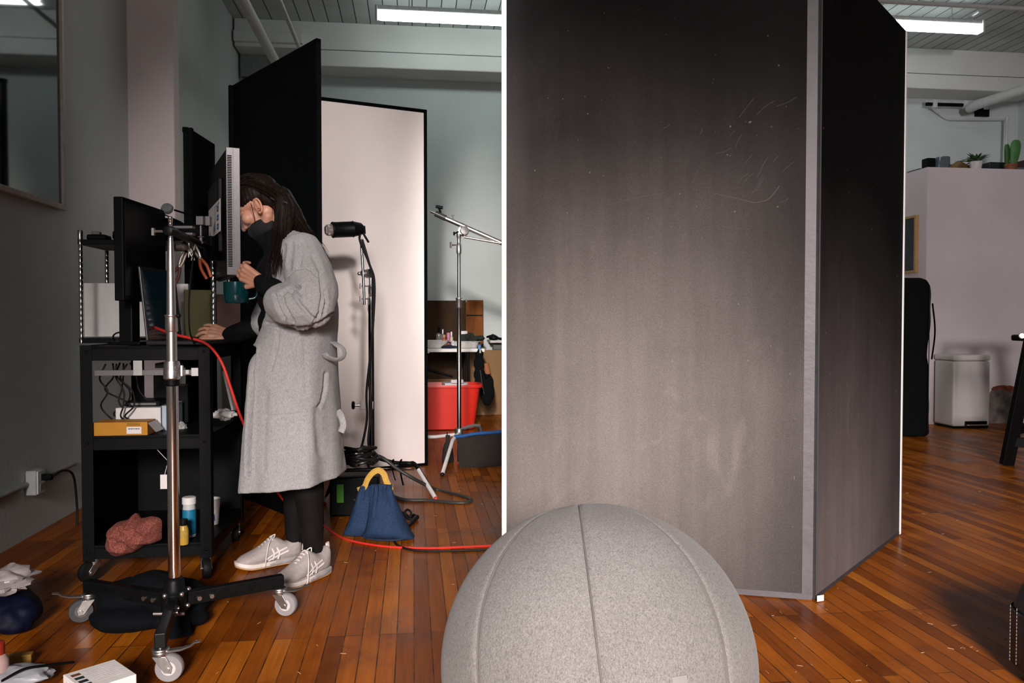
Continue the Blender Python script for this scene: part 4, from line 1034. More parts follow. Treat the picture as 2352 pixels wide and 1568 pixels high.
sandlobe((q.x + .005, q.y + .07, 0), [(.003, .112, .026), (.012, .126, .058), (.05, .108, .090), (.11, .089, .082), (.17, .070, .052), (.215, .055, .028), (.245, .050, .012), (.262, .056, .004)], -.10, (-.030, .0), seed=2, wr=.007).build('front_pouch', M_BLUE, t)
sandlobe((q.x - .128, q.y + .150, 0), [(.003, .095, .030), (.010, .102, .055), (.05, .088, .074), (.11, .070, .062), (.17, .056, .038), (.215, .048, .018), (.245, .040, .006)], .25, (.030, -.03), seed=5, wr=.006).build('rear_pouch', M_BLUE, t)
MB().tube(spline([V((q.x - .112, q.y + .055, .010)), V((q.x - .03, q.y + .002, .012)), V((q.x + .06, q.y - .002, .014)), V((q.x + .122, q.y + .04, .018))]), .004, 6).build('bottom_seam', mat('navy_edge', (.012, .025, .06, 1), .8), t)
MB().tube(spline([P(822, 1126, 3.90), P(836, 1119, 3.89), P(845, 1099, 3.89), P(858, 1084, 3.89), P(871, 1080, 3.89), P(882, 1089, 3.89), P(888, 1106, 3.885), P(896, 1118, 3.88), P(903, 1118, 3.88)], 6), .0145, 12, flat=.16, up=(0, -1, .25)).build('handle', mat('yellow_webbing', (.50, .30, .055, 1), .8, var=.15, scale=120), t)

# ------------------------------------------------------------------ cables across the floor
M_REDC = mat('red_cable_skin', (.62, .030, .022, 1), .40, var=.05)
pts = [P(346, 747, 3.30), P(372, 758, 3.22), P(402, 768, 3.17), P(440, 777, 3.15), P(470, 787, 3.14), P(492, 806, 3.13), P(512, 838, 3.12), P(530, 890, 3.12), P(548, 944, 3.15), P(568, 992, 3.28), P(600, 1060, 3.62), P(640, 1134, 3.84), P(668, 1163, 3.90), P(705, 1186, 3.94), P(735, 1200, 3.96),
       G(770, 1226, .005), G(802, 1240, .005), G(850, 1250, .005), G(905, 1256, .005), G(985, 1258.5, .005), G(1060, 1256, .006), G(1130, 1253, .006), G(1260, 1248, .005), G(1420, 1262, .005)]
cable('red_cable', pts, .0052, M_REDC, 'long red cable running from the laptop across the wooden floor', 'cable')
cable('floor_cable', [G(902, 1238, .006), G(914, 1252, .005), G(945, 1262, .005), G(1000, 1265, .005), G(1095, 1263, .005), G(1250, 1258, .005)], .0055, M_RUBBER, 'thin dark cable lying beside the red cable near the ball', 'cable')
cable('thick_cable', [P(852, 1042, 4.66), P(880, 1052, 4.62), P(915, 1078, 4.62), P(960, 1104, 4.66), G(1000, 1123, .010), G(1040, 1133, .009), G(1072, 1142, .009), G(1082, 1149, .009), G(1070, 1154, .009), G(1040, 1154, .009), G(985, 1149, .009), G(935, 1148, .009), G(908, 1141, .012), G(880, 1128, .03), P(855, 1118, 4.45)], .0105, mat('worn_rubber', (.030, .028, .026, 1), .5), 'thick black cable making a long loop on floor behind the sandbag', 'cable', n=10)
q = G(936, 1186)
t = thing('spare_cable', q, 'short black cable tied in a knot right of blue sandbag', 'cable')
MB().tube(spline([G(912, 1176, .012), G(928, 1178, .014), G(941, 1186, .02), G(944, 1176, .035), G(936, 1170, .03), G(929, 1178, .02), G(936, 1190, .012), G(948, 1192, .01)]), .0062, 8).build('cord', M_RUBBER, t)
MB().tube([G(957, 1187, .014), G(945, 1200, .014), G(936, 1210, .012)], [.013, .011, .008], 10).build('plug', M_PLASTIC, t)
MB().tube([G(940, 1189, .012), G(950, 1184, .016), G(958, 1188, .014)], [.008, .012, .013], 10).build('connector', M_PLASTIC, t)

# ------------------------------------------------------------------ boom stand behind
BX, BY = P(1053, 0, 6.05).x, 6.05
def zb(py): return P(CX, py, BY).z
c = V((BX, BY, 0))
t = thing('boom_stand', c, 'steel boom stand with slanting arm in front of the red tub', 'stand')
MB().lathe([(.0165, .16), (.0165, zb(706)), (.014, zb(705))], c, 20).build('lower_tube', mat('dark_steel_tube', (.20, .18, .17, 1), .25, 1.0), t)
MB().lathe([(.018, zb(708)), (.0235, zb(704)), (.0235, zb(688)), (.0255, zb(687)), (.0255, zb(684)), (.014, zb(683))], c, 22).build('collar', M_SATIN, t)
tknob(MB(), c + V((.02, 0, zb(688))), c + V((.055, -.02, zb(690))), .012, .005).build('clamp_knob', M_ZINC, t)
MB().lathe([(.0128, zb(686)), (.0128, zb(582)), (.011, zb(580))], c, 20).build('upper_tube', M_CHROME, t)
MB().lathe([(.016, zb(583)), (.019, zb(580)), (.019, zb(562)), (.014, zb(560)), (.014, zb(546)), (.018, zb(544)), (.018, zb(532)), (.012, zb(530))], c, 20).build('collar', M_SATIN, t)
mb = tknob(MB(), c + V((-.015, 0, zb(562))), c + V((-.058, -.02, zb(563))), .022, .008); mb.build('clamp_knob', M_SATIN, t)
h = P(1063, 531, BY)
mb = MB().lathe([(.010, -.028), (.034, -.026), (.036, 0), (.034, .026), (.010, .028)], h + V((.01, 0, 0)), 20, lookM((.3, -1, .2))); mb.box(h + V((-.012, 0, .0)), (.05, .04, .05), M=Matrix.Rotation(.35, 3, 'Y'))
mb.build('boom_clamp', M_SATIN, t, bevel=.003)
mb = tknob(MB(), h + V((-.03, -.02, -.005)), h + V((-.062, -.04, -.022)), .013, .007); mb.build('clamp_knob', M_PLASTIC, t)
b0, b1 = P(1003, 492, BY - .02), P(1340, 640, BY + .10)
MB().tube([b0, b1], .0185, 16).build('boom_arm', M_SATIN, t)
MB().tube([P(1000, 490, BY - .02), P(1024, 501, BY - .02)], .022, 16).build('arm_sleeve', mat('black_sleeve', (.03, .03, .03, 1), .4), t)
MB().tube([P(989, 485, BY - .02), P(1004, 492, BY - .02)], .009, 10).build('arm_pin', M_CHROME, t)
mb = MB().tube([P(1013, 494, BY - .02), P(1009, 478, BY - .02)], .009, 8); mb.tube([P(1001, 474, BY - .02), P(1017, 477, BY - .02)], .012, 10); mb.build('clamp_knob', M_PLASTIC, t)
mb = tknob(MB(), P(1040, 506, BY - .03), P(1040, 494, BY - .03), .012, .005); mb.build('clamp_knob', M_ZINC, t)
MB().tube([P(1066, 544, BY), P(1340, 592, BY + .08)], .009, 10).build('brace_rod', M_SATIN, t)
MB().lathe([(.03, .165), (.035, .17), (.035, .235), (.022, .24)], c, 20).build('leg_hub', M_ZINC, t)
def leg2(pts, m=M_BRIGHT):
    l = MB().tube(pts, .0135, 12).build('leg', m, t); MB().ball(pts[-1], .0145, n=12, h=8).build('foot_cap', M_RUBBER, l); return l
leg2([c + V((0, -.02, .2)), V((-.410, 5.86, .205)), V((-.425, 5.72, .19)), G(1016, 1089, .012)])
leg2([c + V((-.02, 0, .19)), P(1000, 1003, 6.1), P(978, 1003, 6.12), P(930, 1030, 6.2)])
leg2([c + V((.02, .02, .23)), P(1086, 977, 6.15), P(1100, 977, 6.18), P(1106, 1000, 6.3), V((-.16, 6.55, .012))], M_ALU)
MB().tube(spline([P(1120, 1062, 5.75), P(1119, 1074, 5.75)]), .008, 8).build('foot_tip', mat('red_rubber', (.55, .04, .03, 1), .5), t)
# black saddle sandbag hung over a leg of the boom stand
t = thing('sandbag', P(1095, 1075, 5.72), 'charcoal saddle sandbag with blue top edge hung on the boom stand', 'sandbag')
M_CHAR = mat('charcoal_canvas', (.026, .022, .020, 1), .85, var=.2, scale=120, bump=.2, spec=.2)
def padded(mb, pts4, th, n=12, seed=0, puff=1.0):
    """stuffed cloth pad between four corner points (bl, br, tr, tl)"""
    bl, br, tr, tl = [V(p) for p in pts4]; nr = (br - bl).cross(tl - bl).normalized(); fr, bk = [], []
    for i in range(n + 1):
        for j in range(n + 1):
            u, v = j / n, i / n; q = (bl.lerp(br, u)).lerp(tl.lerp(tr, u), v)
            k = (max(0, sin(pi * u)) ** .45) * (max(0, sin(pi * v)) ** .45) * th * .5 * (1 + .35 * noise.noise(V((u * 4 + seed, v * 4, 0)))) + .002
            fr.append(q + nr * k); bk.append(q - nr * k)
    m_ = (n + 1) ** 2; fs = []
    for i in range(n):
        for j in range(n):
            a = i * (n + 1) + j; f = (a, a + 1, a + n + 2, a + n + 1); fs.append(f); fs.append(tuple(m_ + x for x in reversed(f)))
    for j in range(n):
        for a, b in ((j, j + 1), (n * (n + 1) + j + 1, n * (n + 1) + j), ((j + 1) * (n + 1), j * (n + 1)), (j * (n + 1) + n, (j + 1) * (n + 1) + n)): fs.append((b, a, m_ + a, m_ + b))
    return mb.add(fr + bk, fs)
Ysb = 5.74
padded(MB(), (P(1056, 1077, Ysb - .02), P(1190, 1066, Ysb - .02), P(1190, 990, Ysb + .06), P(1048, 1003, Ysb + .06)), .07, seed=3).build('pouch', M_CHAR, t)
padded(MB(), (P(1050, 1060, Ysb + .16), P(1180, 1052, Ysb + .16), P(1190, 988, Ysb + .10), P(1050, 1000, Ysb + .10)), .06, seed=6).build('pouch', M_CHAR, t)
MB().tube(spline([P(1044, 1003, Ysb + .07), P(1062, 1001, Ysb + .06), P(1090, 996, Ysb + .06), P(1130, 993, Ysb + .07), P(1190, 988, Ysb + .07)]), .022, 10, flat=.6).build('top_edge', mat('royal_blue_cloth', (.012, .085, .28, 1), .7), t)
t = thing('shot_bag', P(1026, 1062, 5.95), 'narrow black weight bag hanging on the boom stand\'s left leg', 'sandbag')
sandlobe((P(1026, 0, 5.93).x, 5.95, P(0, 1062, 5.93).z), [(.0, .040, .02), (.008, .044, .034), (.06, .042, .036), (.12, .032, .026), (.15, .018, .010), (.165, .016, .006), (.20, .016, .006)], .0, seed=8, wr=.002).build('bag', M_CHAR, t)
MB().tube([P(1027, 1004, 5.99), P(1027, 996, 6.04), P(1027, 1002, 6.12)], .017, 8, flat=.2, up=(1, 0, 0)).build('loop', M_MATTE, t)

# ------------------------------------------------------------------ folding table with clutter
TZ = .765
t = thing('folding_table', R(-.4, 8.45, 0), 'white folding table against the far wall covered with clutter', 'table')
mb = MB(); rbox(mb, -1.8, .715, 8.06, 8.80, TZ - .035, TZ); mb.build('table_top', M_WHITEP, t, smooth=False, bevel=.006)
mb = MB(); rbox(mb, .02, .16, 8.052, 8.07, TZ - .045, TZ - .02); mb.build('handle_recess', M_WHITEP, t, smooth=False, bevel=.004)
for a in (-1.7, .55):
    for b in (8.14, 8.72): MB().tube([R(a, b, TZ - .03), R(a, b, .004)], .016, 10).build('leg', M_BLACKM, t)
MB().tube([R(-.30, 8.2, TZ - .20), R(.035, 8.2, TZ - .03 - .16), R(.40, 8.2, TZ - .29)], .012, 8).build('brace', M_BLACKM, t)
MB().tube([R(.035, 8.2, TZ - .04), R(.035, 8.2, TZ - .2)], .012, 8).build('brace', M_BLACKM, t)
t0_ = lambda px, Y: P(px, 0, Y)
def on_table(px, Y): q = P(px, 800, Y); return V((q.x, q.y, TZ))
M_BOWL = mat('white_enamel', (.72, .70, .68, 1), .3)
q = on_table(1000, 8.25)
t = thing('wash_basin', q, 'white round basin on the left of the cluttered table', 'basin')
MB().lathe([(.05, 0), (.10, .003), (.135, .075), (.142, .078), (.135, .080), (.098, .010), (.02, .006)], q, 32).build('basin', M_BOWL, t)
q = on_table(1067, 8.28)
t = thing('baking_dish', q, 'clear oval dish on the table behind the boom stand pole', 'dish')
MB().lathe([(.06, 0), (.125, .002), (.150, .060), (.172, .064), (.172, .068), (.145, .066), (.118, .010), (.01, .008)], q, 32, Matrix.Diagonal((1, .62, 1))).build('dish', mat('glass_dish', (.55, .53, .50, 1), .12, spec=.9), t)
def small_bottle(px, Y, r, h, body, cap, label, caph=.03, dx=0, name='bottle', neck=.45):
    q = on_table(px, Y); return bottle(name, q, r, h, body, cap, label, caph, None, neck)
M_CLEAR = mat('clear_plastic', (.50, .50, .48, 1), .12, trans=.6, var=.05)
small_bottle(1008, 8.42, .030, .21, M_CLEAR, M_BLACK, 'clear pump bottle with black nozzle at left of the table', .06)
small_bottle(1017, 8.46, .022, .19, mat('greyish_glass', (.20, .22, .21, 1), .2, spec=.8), M_SATIN, 'tall slim grey bottle behind the clear pump bottle', .05)
small_bottle(1020, 8.30, .020, .135, mat('amber_bottle', (.34, .10, .025, 1), .3), mat('peach_cap', (.5, .25, .14, 1), .5), 'small amber bottle with peach cap on the table', .03, neck=.7)
small_bottle(1030, 8.34, .019, .155, mat('pink_bottle', (.52, .16, .30, 1), .4), mat('pink_cap', (.55, .20, .34, 1), .4), 'bright pink tube bottle standing on the cluttered table', .05, neck=.9)
small_bottle(1037, 8.36, .017, .165, mat('cream_bottle', (.55, .48, .33, 1), .4), M_WHITEP, 'cream bottle with white spray top right of the pink bottle', .045)
q = on_table(1041, 8.22)
tag(MB().lathe([(.012, 0), (.024, .004), (.024, .05), (.014, .07), (.015, .075)], q, 18).build('glass_jar', mat('jar_glass', (.55, .56, .58, 1), .08, 0, spec=1.0)), 'little shiny glass jar in front of the cream bottle', 'jar')
q = on_table(1027, 8.2)
tag(crumple(q + V((0, 0, .02)), .065, .045, .022, 12, .4).build('brown_pouch', mat('tan_leather', (.22, .10, .02, 1), .6)), 'soft tan pouch lying in front of the bottles', 'pouch')
q = on_table(1035, 8.13)
tag(crumple(q + V((-.02, 0, .016)), .08, .03, .018, 15, .4).build('dark_rag', mat('navy_rag', (.012, .014, .03, 1), .9)), 'dark navy rag on front edge of the table', 'rag')
t = thing('small_carton', on_table(1063, 8.55), 'small white carton with dark blue band on the table', 'box')
q = on_table(1065, 8.55); MB().box(q + V((0, 0, .085)), (.075, .06, .17), .1).build('carton', M_PAPER, t, smooth=False, bevel=.002)
MB().box(q + V((-.003, 0, .12)), (.079, .064, .035), .1).build('band', mat('navy_band', (.012, .02, .12, 1), .5), t, smooth=False)
q = on_table(1081, 8.5)
tag(crumple(q + V((0, 0, .07)), .13, .09, .075, 19, .7).build('dark_cloth', mat('dark_green_cloth', (.022, .026, .022, 1), .9)), 'heap of dark grey-green cloth at the right of the table', 'cloth')
q = on_table(1093, 8.35)
tag(crumple(q + V((0, 0, .03)), .05, .05, .035, 23, .5).build('net_bag', mat('grey_net', (.10, .11, .11, 1), .8)), 'small grey net bag at the table\'s right corner', 'bag')
# boards leaning behind the table
def leanwall(a0, a1, z0, z1, b, th, m, name, label, cat, lean=.06):
    mb = MB(); vs = [R(a0, b, z0), R(a1, b, z0), R(a1, b + lean, z1), R(a0, b + lean, z1)]; vs += [v + R(0, th) for v in vs]
    mb.add(vs, [(0, 1, 2, 3), (7, 6, 5, 4), (0, 4, 5, 1), (1, 5, 6, 2), (2, 6, 7, 3), (3, 7, 4, 0)])
    return tag(mb.build(name, m, None, smooth=False), label, cat)
def wood(name, a, b):
    m, nt, bs = nodes(name); vec = coords(nt, (14, 14, 1.2))
    n = N(nt, 'ShaderNodeTexNoise', Scale=2.2, Detail=6.0, Distortion=.8); nt.links.new(vec, n.inputs['Vector'])
    r = ramp(nt, [(.3, a), (.7, b)]); nt.links.new(n.outputs['Fac'], r.inputs['Fac']); nt.links.new(r.outputs['Color'], bs.inputs['Base Color']); bs.inputs['Roughness'].default_value = .6; bs.inputs['Specular IOR Level'].default_value = .12
    return m
def a_of(px, b): d = ray(px, 735); n1, n2 = R(1, 0), R(0, 1); s = b / (d.x * n2.x + d.y * n2.y); return s * (d.x * n1.x + d.y * n1.y)
M_DKW = wood('dark_plywood', (.026, .0115, .0035, 1), (.046, .020, .006, 1)); M_PLANK = wood('plank_wood', (.15, .046, .008, 1), (.23, .075, .014, 1))
zt = P(0, 690, 9.0).z
leanwall(a_of(940, 8.98), a_of(1072, 8.98), 0.004, zt, 8.98, .02, M_DKW, 'plywood_panel', 'dark brown plywood panel leaning on far wall behind the table', 'board')
o = leanwall(a_of(1071, 8.94), a_of(1111, 8.94), 0.004, zt + .005, 8.94, .018, M_PLANK, 'wooden_plank', 'reddish wooden plank leaning beside the dark plywood panel', 'board')
zc = P(0, 724, 9.0).z; a0, a1 = a_of(1072, 8.94), a_of(1109, 8.94)
mb = MB(); vs = [R(a0, 8.932 + .06 * zc / zt, zc - .006), R(a1, 8.932 + .06 * zc / zt, zc - .006), R(a1, 8.932 + .06 * zc / zt, zc + .006), R(a0, 8.932 + .06 * zc / zt, zc + .006)]
mb.add(vs + [v + R(0, .006) for v in vs], [(0, 1, 2, 3), (7, 6, 5, 4), (0, 4, 5, 1), (1, 5, 6, 2), (2, 6, 7, 3), (3, 7, 4, 0)]); mb.build('groove', M_BLACK, o, smooth=False)
M_CARD = mat('cardboard', (.24, .135, .060, 1), .8, var=.1, scale=6)
leanwall(a_of(1064, 8.84), a_of(1168, 8.84), 0.004, .72, 8.84, .012, M_CARD, 'cardboard_sheet', 'large brown cardboard sheet on the floor against the far wall', 'cardboard', .05)
leanwall(a_of(960, 8.88), a_of(1066, 8.88), 0.004, .40, 8.88, .012, mat('cardboard_dark', (.19, .10, .045, 1), .8, var=.12, scale=6), 'cardboard_sheet', 'lower darker cardboard sheet under the table behind the red tub', 'cardboard', .03)
# red tub
def rtub(c, w, d, h, m, m2, t, flare=.82):
    def ring(sx, sy, z, r=.25, n=40):
        out = []
        for j in range(n):
            a = 2 * pi * j / n; ca, sa = cos(a), sin(a); e = .42
            out.append(V(c) + Matrix.Rotation(YAW, 3, 'Z') @ V((sx * abs(ca) ** e * (1 if ca > 0 else -1), sy * abs(sa) ** e * (1 if sa > 0 else -1), z)))
        return out
    MB().rings([ring(w * flare * .9, d * flare * .9, .004), ring(w * flare, d * flare, .012), ring(w * .97, d * .97, h - .03), ring(w * 1.03, d * 1.03, h - .028), ring(w * 1.03, d * 1.03, h), ring(w * .96, d * .96, h), ring(w * flare * .96, d * flare * .95, .02)], cap=True).build('tub', m, t)
    MB().rings([ring(w * 1.035, d * 1.035, h - .030), ring(w * 1.045, d * 1.045, h - .015), ring(w * 1.035, d * 1.035, h)], cap=False).build('rim', m, t)
M_TUB = mat('red_plastic', (.62, .026, .014, 1), .38, var=.04)
q = V((P(1032, 0, 7.86).x - .06, 7.80, 0))
t = thing('storage_tub', q, 'bright red plastic tub on the floor under folding table', 'tub')
rtub(q, .36, .20, .435, M_TUB, M_TUB, t)
q2 = P(1044, 886, 7.78)
o = tr_ = MB().box((q2.x, q2.y, .425), (.22, .20, .05), .25).build('plastic_tray', mat('tray_white', (.60, .58, .60, 1), .3), None, bevel=.006)
tag(o, 'white plastic tray lying inside the red tub', 'tray')
MB().box((q2.x + .03, q2.y - .10, .465), (.12, .05, .035), .2).build('clear_lid', mat('clear_lid_plastic', (.6, .58, .6, 1), .15, spec=.9), tr_, bevel=.006)
# black bag hanging from the table end
t = thing('hanging_bag', P(1102, 800, 8.0), 'long black bag hanging on table end from a blue clip', 'bag')
yb = 8.10
def outline(mb, pts, Y, th): 
    return mb.prism([(P(x, y, Y).x, P(x, y, Y).z) for x, y in pts], th, c=(0, Y, 0))
mb = MB()
for (x, y, w) in ((1101, 812, 10), (1100, 835, 13), (1101, 860, 14), (1104, 880, 16)): mb.ball(P(x, y, yb), (w * yb / 1850, .03, .075))
for (x, y, w, h_) in ((1120, 880, 15, 22), (1122, 900, 15, 24), (1119, 915, 12, 18), (1110, 890, 10, 30)): mb.ball(P(x, y, yb + .01), (w * yb / 1850, .035, h_ * yb / 1850))
fused_obj('bag', mb, mat('black_nylon', (.004, .0045, .005, 1), .85, spec=.1), t, .012, 5)
MB().tube(spline([P(1111, 850, yb - .02), P(1116, 868, yb - .03), P(1124, 862, yb - .01)]), .012, 8, flat=.4).build('strap', M_MATTE, t)
MB().tube(spline([P(1103, 850, yb - .04), P(1107, 880, yb - .045), P(1112, 905, yb - .045)]), .004, 6).build('zip', M_ZINC, t)
MB().box(P(1101, 797, yb - .005), (.035, .05, .05)).build('blue_clip', mat('blue_clip_plastic', (.01, .13, .36, 1), .4), t, bevel=.006)
MB().box(P(1103, 806, yb - .035), (.018, .01, .04)).build('buckle', mat('cream_buckle', (.42, .38, .28, 1), .5), t, bevel=.003)
tag(MB().tube([P(1116, 835, 8.3), P(1121, 860, 8.28)], .034, 14).build('cardboard_tube', mat('orange_card', (.30, .11, .04, 1), .7)), 'short orange-brown cardboard tube behind the hanging black bag', 'tube')
# shelf with tools at the far wall
t = thing('wall_shelf', P(1135, 786, 8.95), 'narrow pale shelf on the far wall, right of table', 'shelf')
a0 = a_of(1124, 8.9); mb = MB(); rbox(mb, a0, a0 + .9, 8.82, 9.1, P(0, 787, 8.9).z, P(0, 781, 8.9).z); mb.build('board', mat('shelf_paint', (.55, .53, .5, 1), .5), t, smooth=False, bevel=.004)
mb = MB(); rbox(mb, a0 + .05, a0 + .9, 8.95, 9.1, P(0, 803, 8.9).z, P(0, 787, 8.9).z); mb.build('bracket', mat('bracket_grey', (.12, .12, .11, 1), .6), t, smooth=False)
q = P(1136, 778, 8.88)
t = thing('hand_tool', q, 'dark hand tool lying on the narrow pale wall shelf', 'tool')
mb = MB().tube(spline([P(1118, 774, 8.9), P(1130, 771, 8.88), P(1142, 776, 8.88), P(1160, 780, 8.9)]), [.012] * 8 + [.022] * 8 + [.014] * 9, 8); mb.ball(q + V((-.01, 0, .01)), (.055, .04, .03)); mb.build('body', M_BLACKM, t)
# ------------------------------------------------------------------ things on and around the white partition
ZP = 2.58
def on_part(px, b):
    """spot on top of the partition seen at column px, depth b of the room"""
    d = ray(px, 735); n2 = R(0, 1, 0); s = b / (d.x * n2.x + d.y * n2.y); return V((d.x * s, d.y * s, ZP))
q = on_part(2236, 7.75)
t = thing('potted_plant', q, 'spiky green succulent in a white pot on top of the partition', 'plant')
MB().lathe([(.040, 0), (.045, .002), (.063, .108), (.066, .110), (.062, .112), (.056, .095), (.01, .09)], q, 26).build('pot', mat('white_pot', (.58, .55, .54, 1), .5), t)
mb = MB(); rd = random.Random(6)
for k in range(26):
    a = rd.uniform(0, 2 * pi); e = rd.uniform(.05, 1.1); l = rd.uniform(.11, .19) * (1.15 - .4 * e)
    p0 = q + V((0, 0, .095)); dr = V((cos(a) * cos(e), sin(a) * cos(e), sin(e))); p1 = p0 + dr * l * .55 + V((0, 0, .02)); p2 = p0 + dr * l + V((0, 0, .005))
    mb.tube([p0, p1, p2], [.010, .014, .0015], 6, flat=.35)
mb.build('leaves', mat('dark_leaf', (.020, .075, .018, 1), .5, var=.3), t)
q = on_part(2316, 7.72)
t = thing('potted_cactus', q, 'tall flat green cactus in a terracotta pot on top of the partition', 'plant')
MB().lathe([(.045, 0), (.048, .002), (.060, .068), (.063, .07), (.063, .088), (.054, .088), (.052, .07), (.01, .065)], q, 26).build('pot', mat('terracotta', (.20, .062, .025, 1), .75), t)
def pad(c, w, h, th, tilt, m, yaw=0):
    M = Matrix.Rotation(yaw, 3, 'Z') @ Matrix.Rotation(tilt, 3, 'Y'); mb = MB(); rs = []
    prof = [(0, .30), (.04, .5), (.25, .78), (.5, .96), (.7, 1.0), (.85, .92), (.95, .70), (.99, .40), (1.0, .1)]
    for f, k in prof: rs.append([V(c) + M @ V((w * k * cos(2 * pi * j / 24), th * (k ** .6) * sin(2 * pi * j / 24), h * f)) for j in range(24)])
    return mb.rings(rs).build('cactus_pad', m, t)
M_CACT = mat('cactus_green', (.060, .175, .045, 1), .6, var=.15, scale=12)
pad(q + V((.015, -.01, .06)), .055, .28, .025, .12, M_CACT); pad(q + V((-.035, .01, .06)), .045, .235, .025, -.06, mat('cactus_dark', (.035, .10, .022, 1), .6, var=.2), .9)
q = on_part(2160, 7.8)
t = thing('glass_jar', q, 'smoky blue-grey glass jar on top of the partition', 'jar')
MB().lathe([(.055, 0), (.070, .004), (.070, .15), (.066, .158), (.06, .158), (.062, .012), (.01, .01)], q, 28).build('jar', mat('smoky_glass', (.075, .095, .11, 1), .12, spec=.9), t)
MB().lathe([(.085, -.0), (.088, .004), (.088, .010), (.05, .012)], q, 28).build('saucer', mat('jar_base', (.30, .29, .28, 1), .5), t)
tag(MB().box(on_part(2128, 7.85) + V((0, 0, .075)), (.09, .10, .15), YAW).build('black_box', M_BLACK, bevel=.004), 'small black box standing left of the blue-grey jar', 'box')
q = on_part(2200, 7.85)
tag(MB().tube(spline([on_part(2172, 7.82) + V((0, 0, .03)), on_part(2185, 7.82) + V((0, 0, .06)), on_part(2197, 7.84) + V((0, 0, .095)), on_part(2209, 7.9) + V((0, 0, .085)), on_part(2220, 7.98) + V((0, 0, .08))]), .036, 12).build('driftwood', wood('driftwood_grain', (.13, .075, .03, 1), (.24, .15, .06, 1))), 'bent piece of driftwood on partition between jar and succulent', 'wood')
tag(MB().box(on_part(2278, 8.02) + V((0, 0, .075)), (.26, .20, .15), YAW).build('dark_crate', mat('dark_crate', (.012, .014, .018, 1), .6), bevel=.006), 'long black crate on the partition between succulent and cactus', 'crate')
tag(MB().box(on_part(2200, 8.2) + V((0, 0, .08)), (.42, .12, .16), YAW).build('dark_case', M_BLACK, bevel=.006), 'black case at the back of the partition behind driftwood', 'case')
tag(MB().box(on_part(2112, 8.25) + V((-.02, 0, .055)), (.15, .22, .11), YAW).build('navy_case', mat('navy_case', (.010, .030, .055, 1), .6), bevel=.006), 'dark navy case at the partition\'s far left end', 'case')
tag(MB().box(on_part(2346, 7.95) + V((.05, 0, .085)), (.22, .20, .17), YAW).build('brown_box', mat('dark_brown_box', (.05, .022, .016, 1), .7), bevel=.004), 'dark brown box on the partition behind cactus', 'box')
q = on_part(2345, 7.7)
MBk = MB().add([q + V((-.10, -.02, .012)), q + V((.12, -.05, .012)), q + V((.16, .06, .075)), q + V((-.04, .08, .07))], [(0, 1, 2, 3)]).add([q + V((-.10, -.02, .002)), q + V((.12, -.05, .002)), q + V((.16, .06, .065)), q + V((-.04, .08, .06))], [(3, 2, 1, 0)])
tag(MB().box(q + V((.03, .02, .04)), (.20, .12, .012), M=Matrix.Rotation(.42, 3, 'X')).build('clear_tray', mat('tray_grey', (.10, .12, .13, 1), .3), bevel=.004), 'tilted grey tray lying right of the terracotta pot', 'tray')
# little framed picture on the partition's left side
t = thing('small_picture', R(5.10, 7.9, 1.55), 'narrow dark picture with wooden frame on the partition\'s left side', 'picture')
mb = MB(); rbox(mb, 5.085, 5.11, 7.68, 8.30, 1.545, 2.11); mb.build('print', mat('dark_print', (.016, .020, .030, 1), .4, var=.5, scale=5), t, smooth=False)
mb = MB()
for ba, bb, za, zb_ in ((7.655, 7.685, 1.535, 2.12), (8.295, 8.325, 1.535, 2.12), (7.685, 8.295, 1.535, 1.56), (7.685, 8.295, 2.095, 2.12)): rbox(mb, 5.075, 5.11, ba, bb, za, zb_)
mb.build('frame', mat('pale_wood_frame', (.42, .25, .10, 1), .5), t, smooth=False, bevel=.002)
# tall black padded case in front of the partition
t = thing('padded_case', V((3.72, 7.35, 0)), 'tall black padded case standing behind the V-flat beside the white bin', 'case')
M_NYL = mat('black_nylon', (.004, .0045, .005, 1), .85, spec=.1)
def edit_case(me):
    disp(me, lambda q: .012 * noise.noise(q * 4.5))
mb = MB()
x1 = P(2138, 0, 7.35).x
mb.rings([[V((3.40 + (x1 - 3.40 + dx) * .5, 7.36, z)) + V(((x1 - 3.40 + dx) * .5 * abs(cos(a)) ** .45 * (1 if cos(a) > 0 else -1), .15 * abs(sin(a)) ** .6 * (1 if sin(a) > 0 else -1), 0)) for a in [2 * pi * j / 36 for j in range(36)]]
          for z, dx in ((.006, -.02), (.03, -.0), (.3, .0), (.60, -.005), (.72, -.025), (.80, -.015), (.92, .0), (1.10, .005), (1.28, .0), (1.36, -.01), (1.41, -.04), (1.43, -.10))])
fused_obj('case_body', mb, M_NYL, t, .016, 3, edit=edit_case)
MB().tube(spline([V((x1 - .02, 7.21, 1.2)), V((x1 + .0, 7.2, .95)), V((x1 - .02, 7.21, .7))]), .012, 8, flat=.4).build('strap', M_MATTE, t)
MB().tube([V((x1 - .05, 7.203, .06)), V((x1 - .05, 7.203, 1.35))], .004, 6).build('zip', M_BLACKM, t)
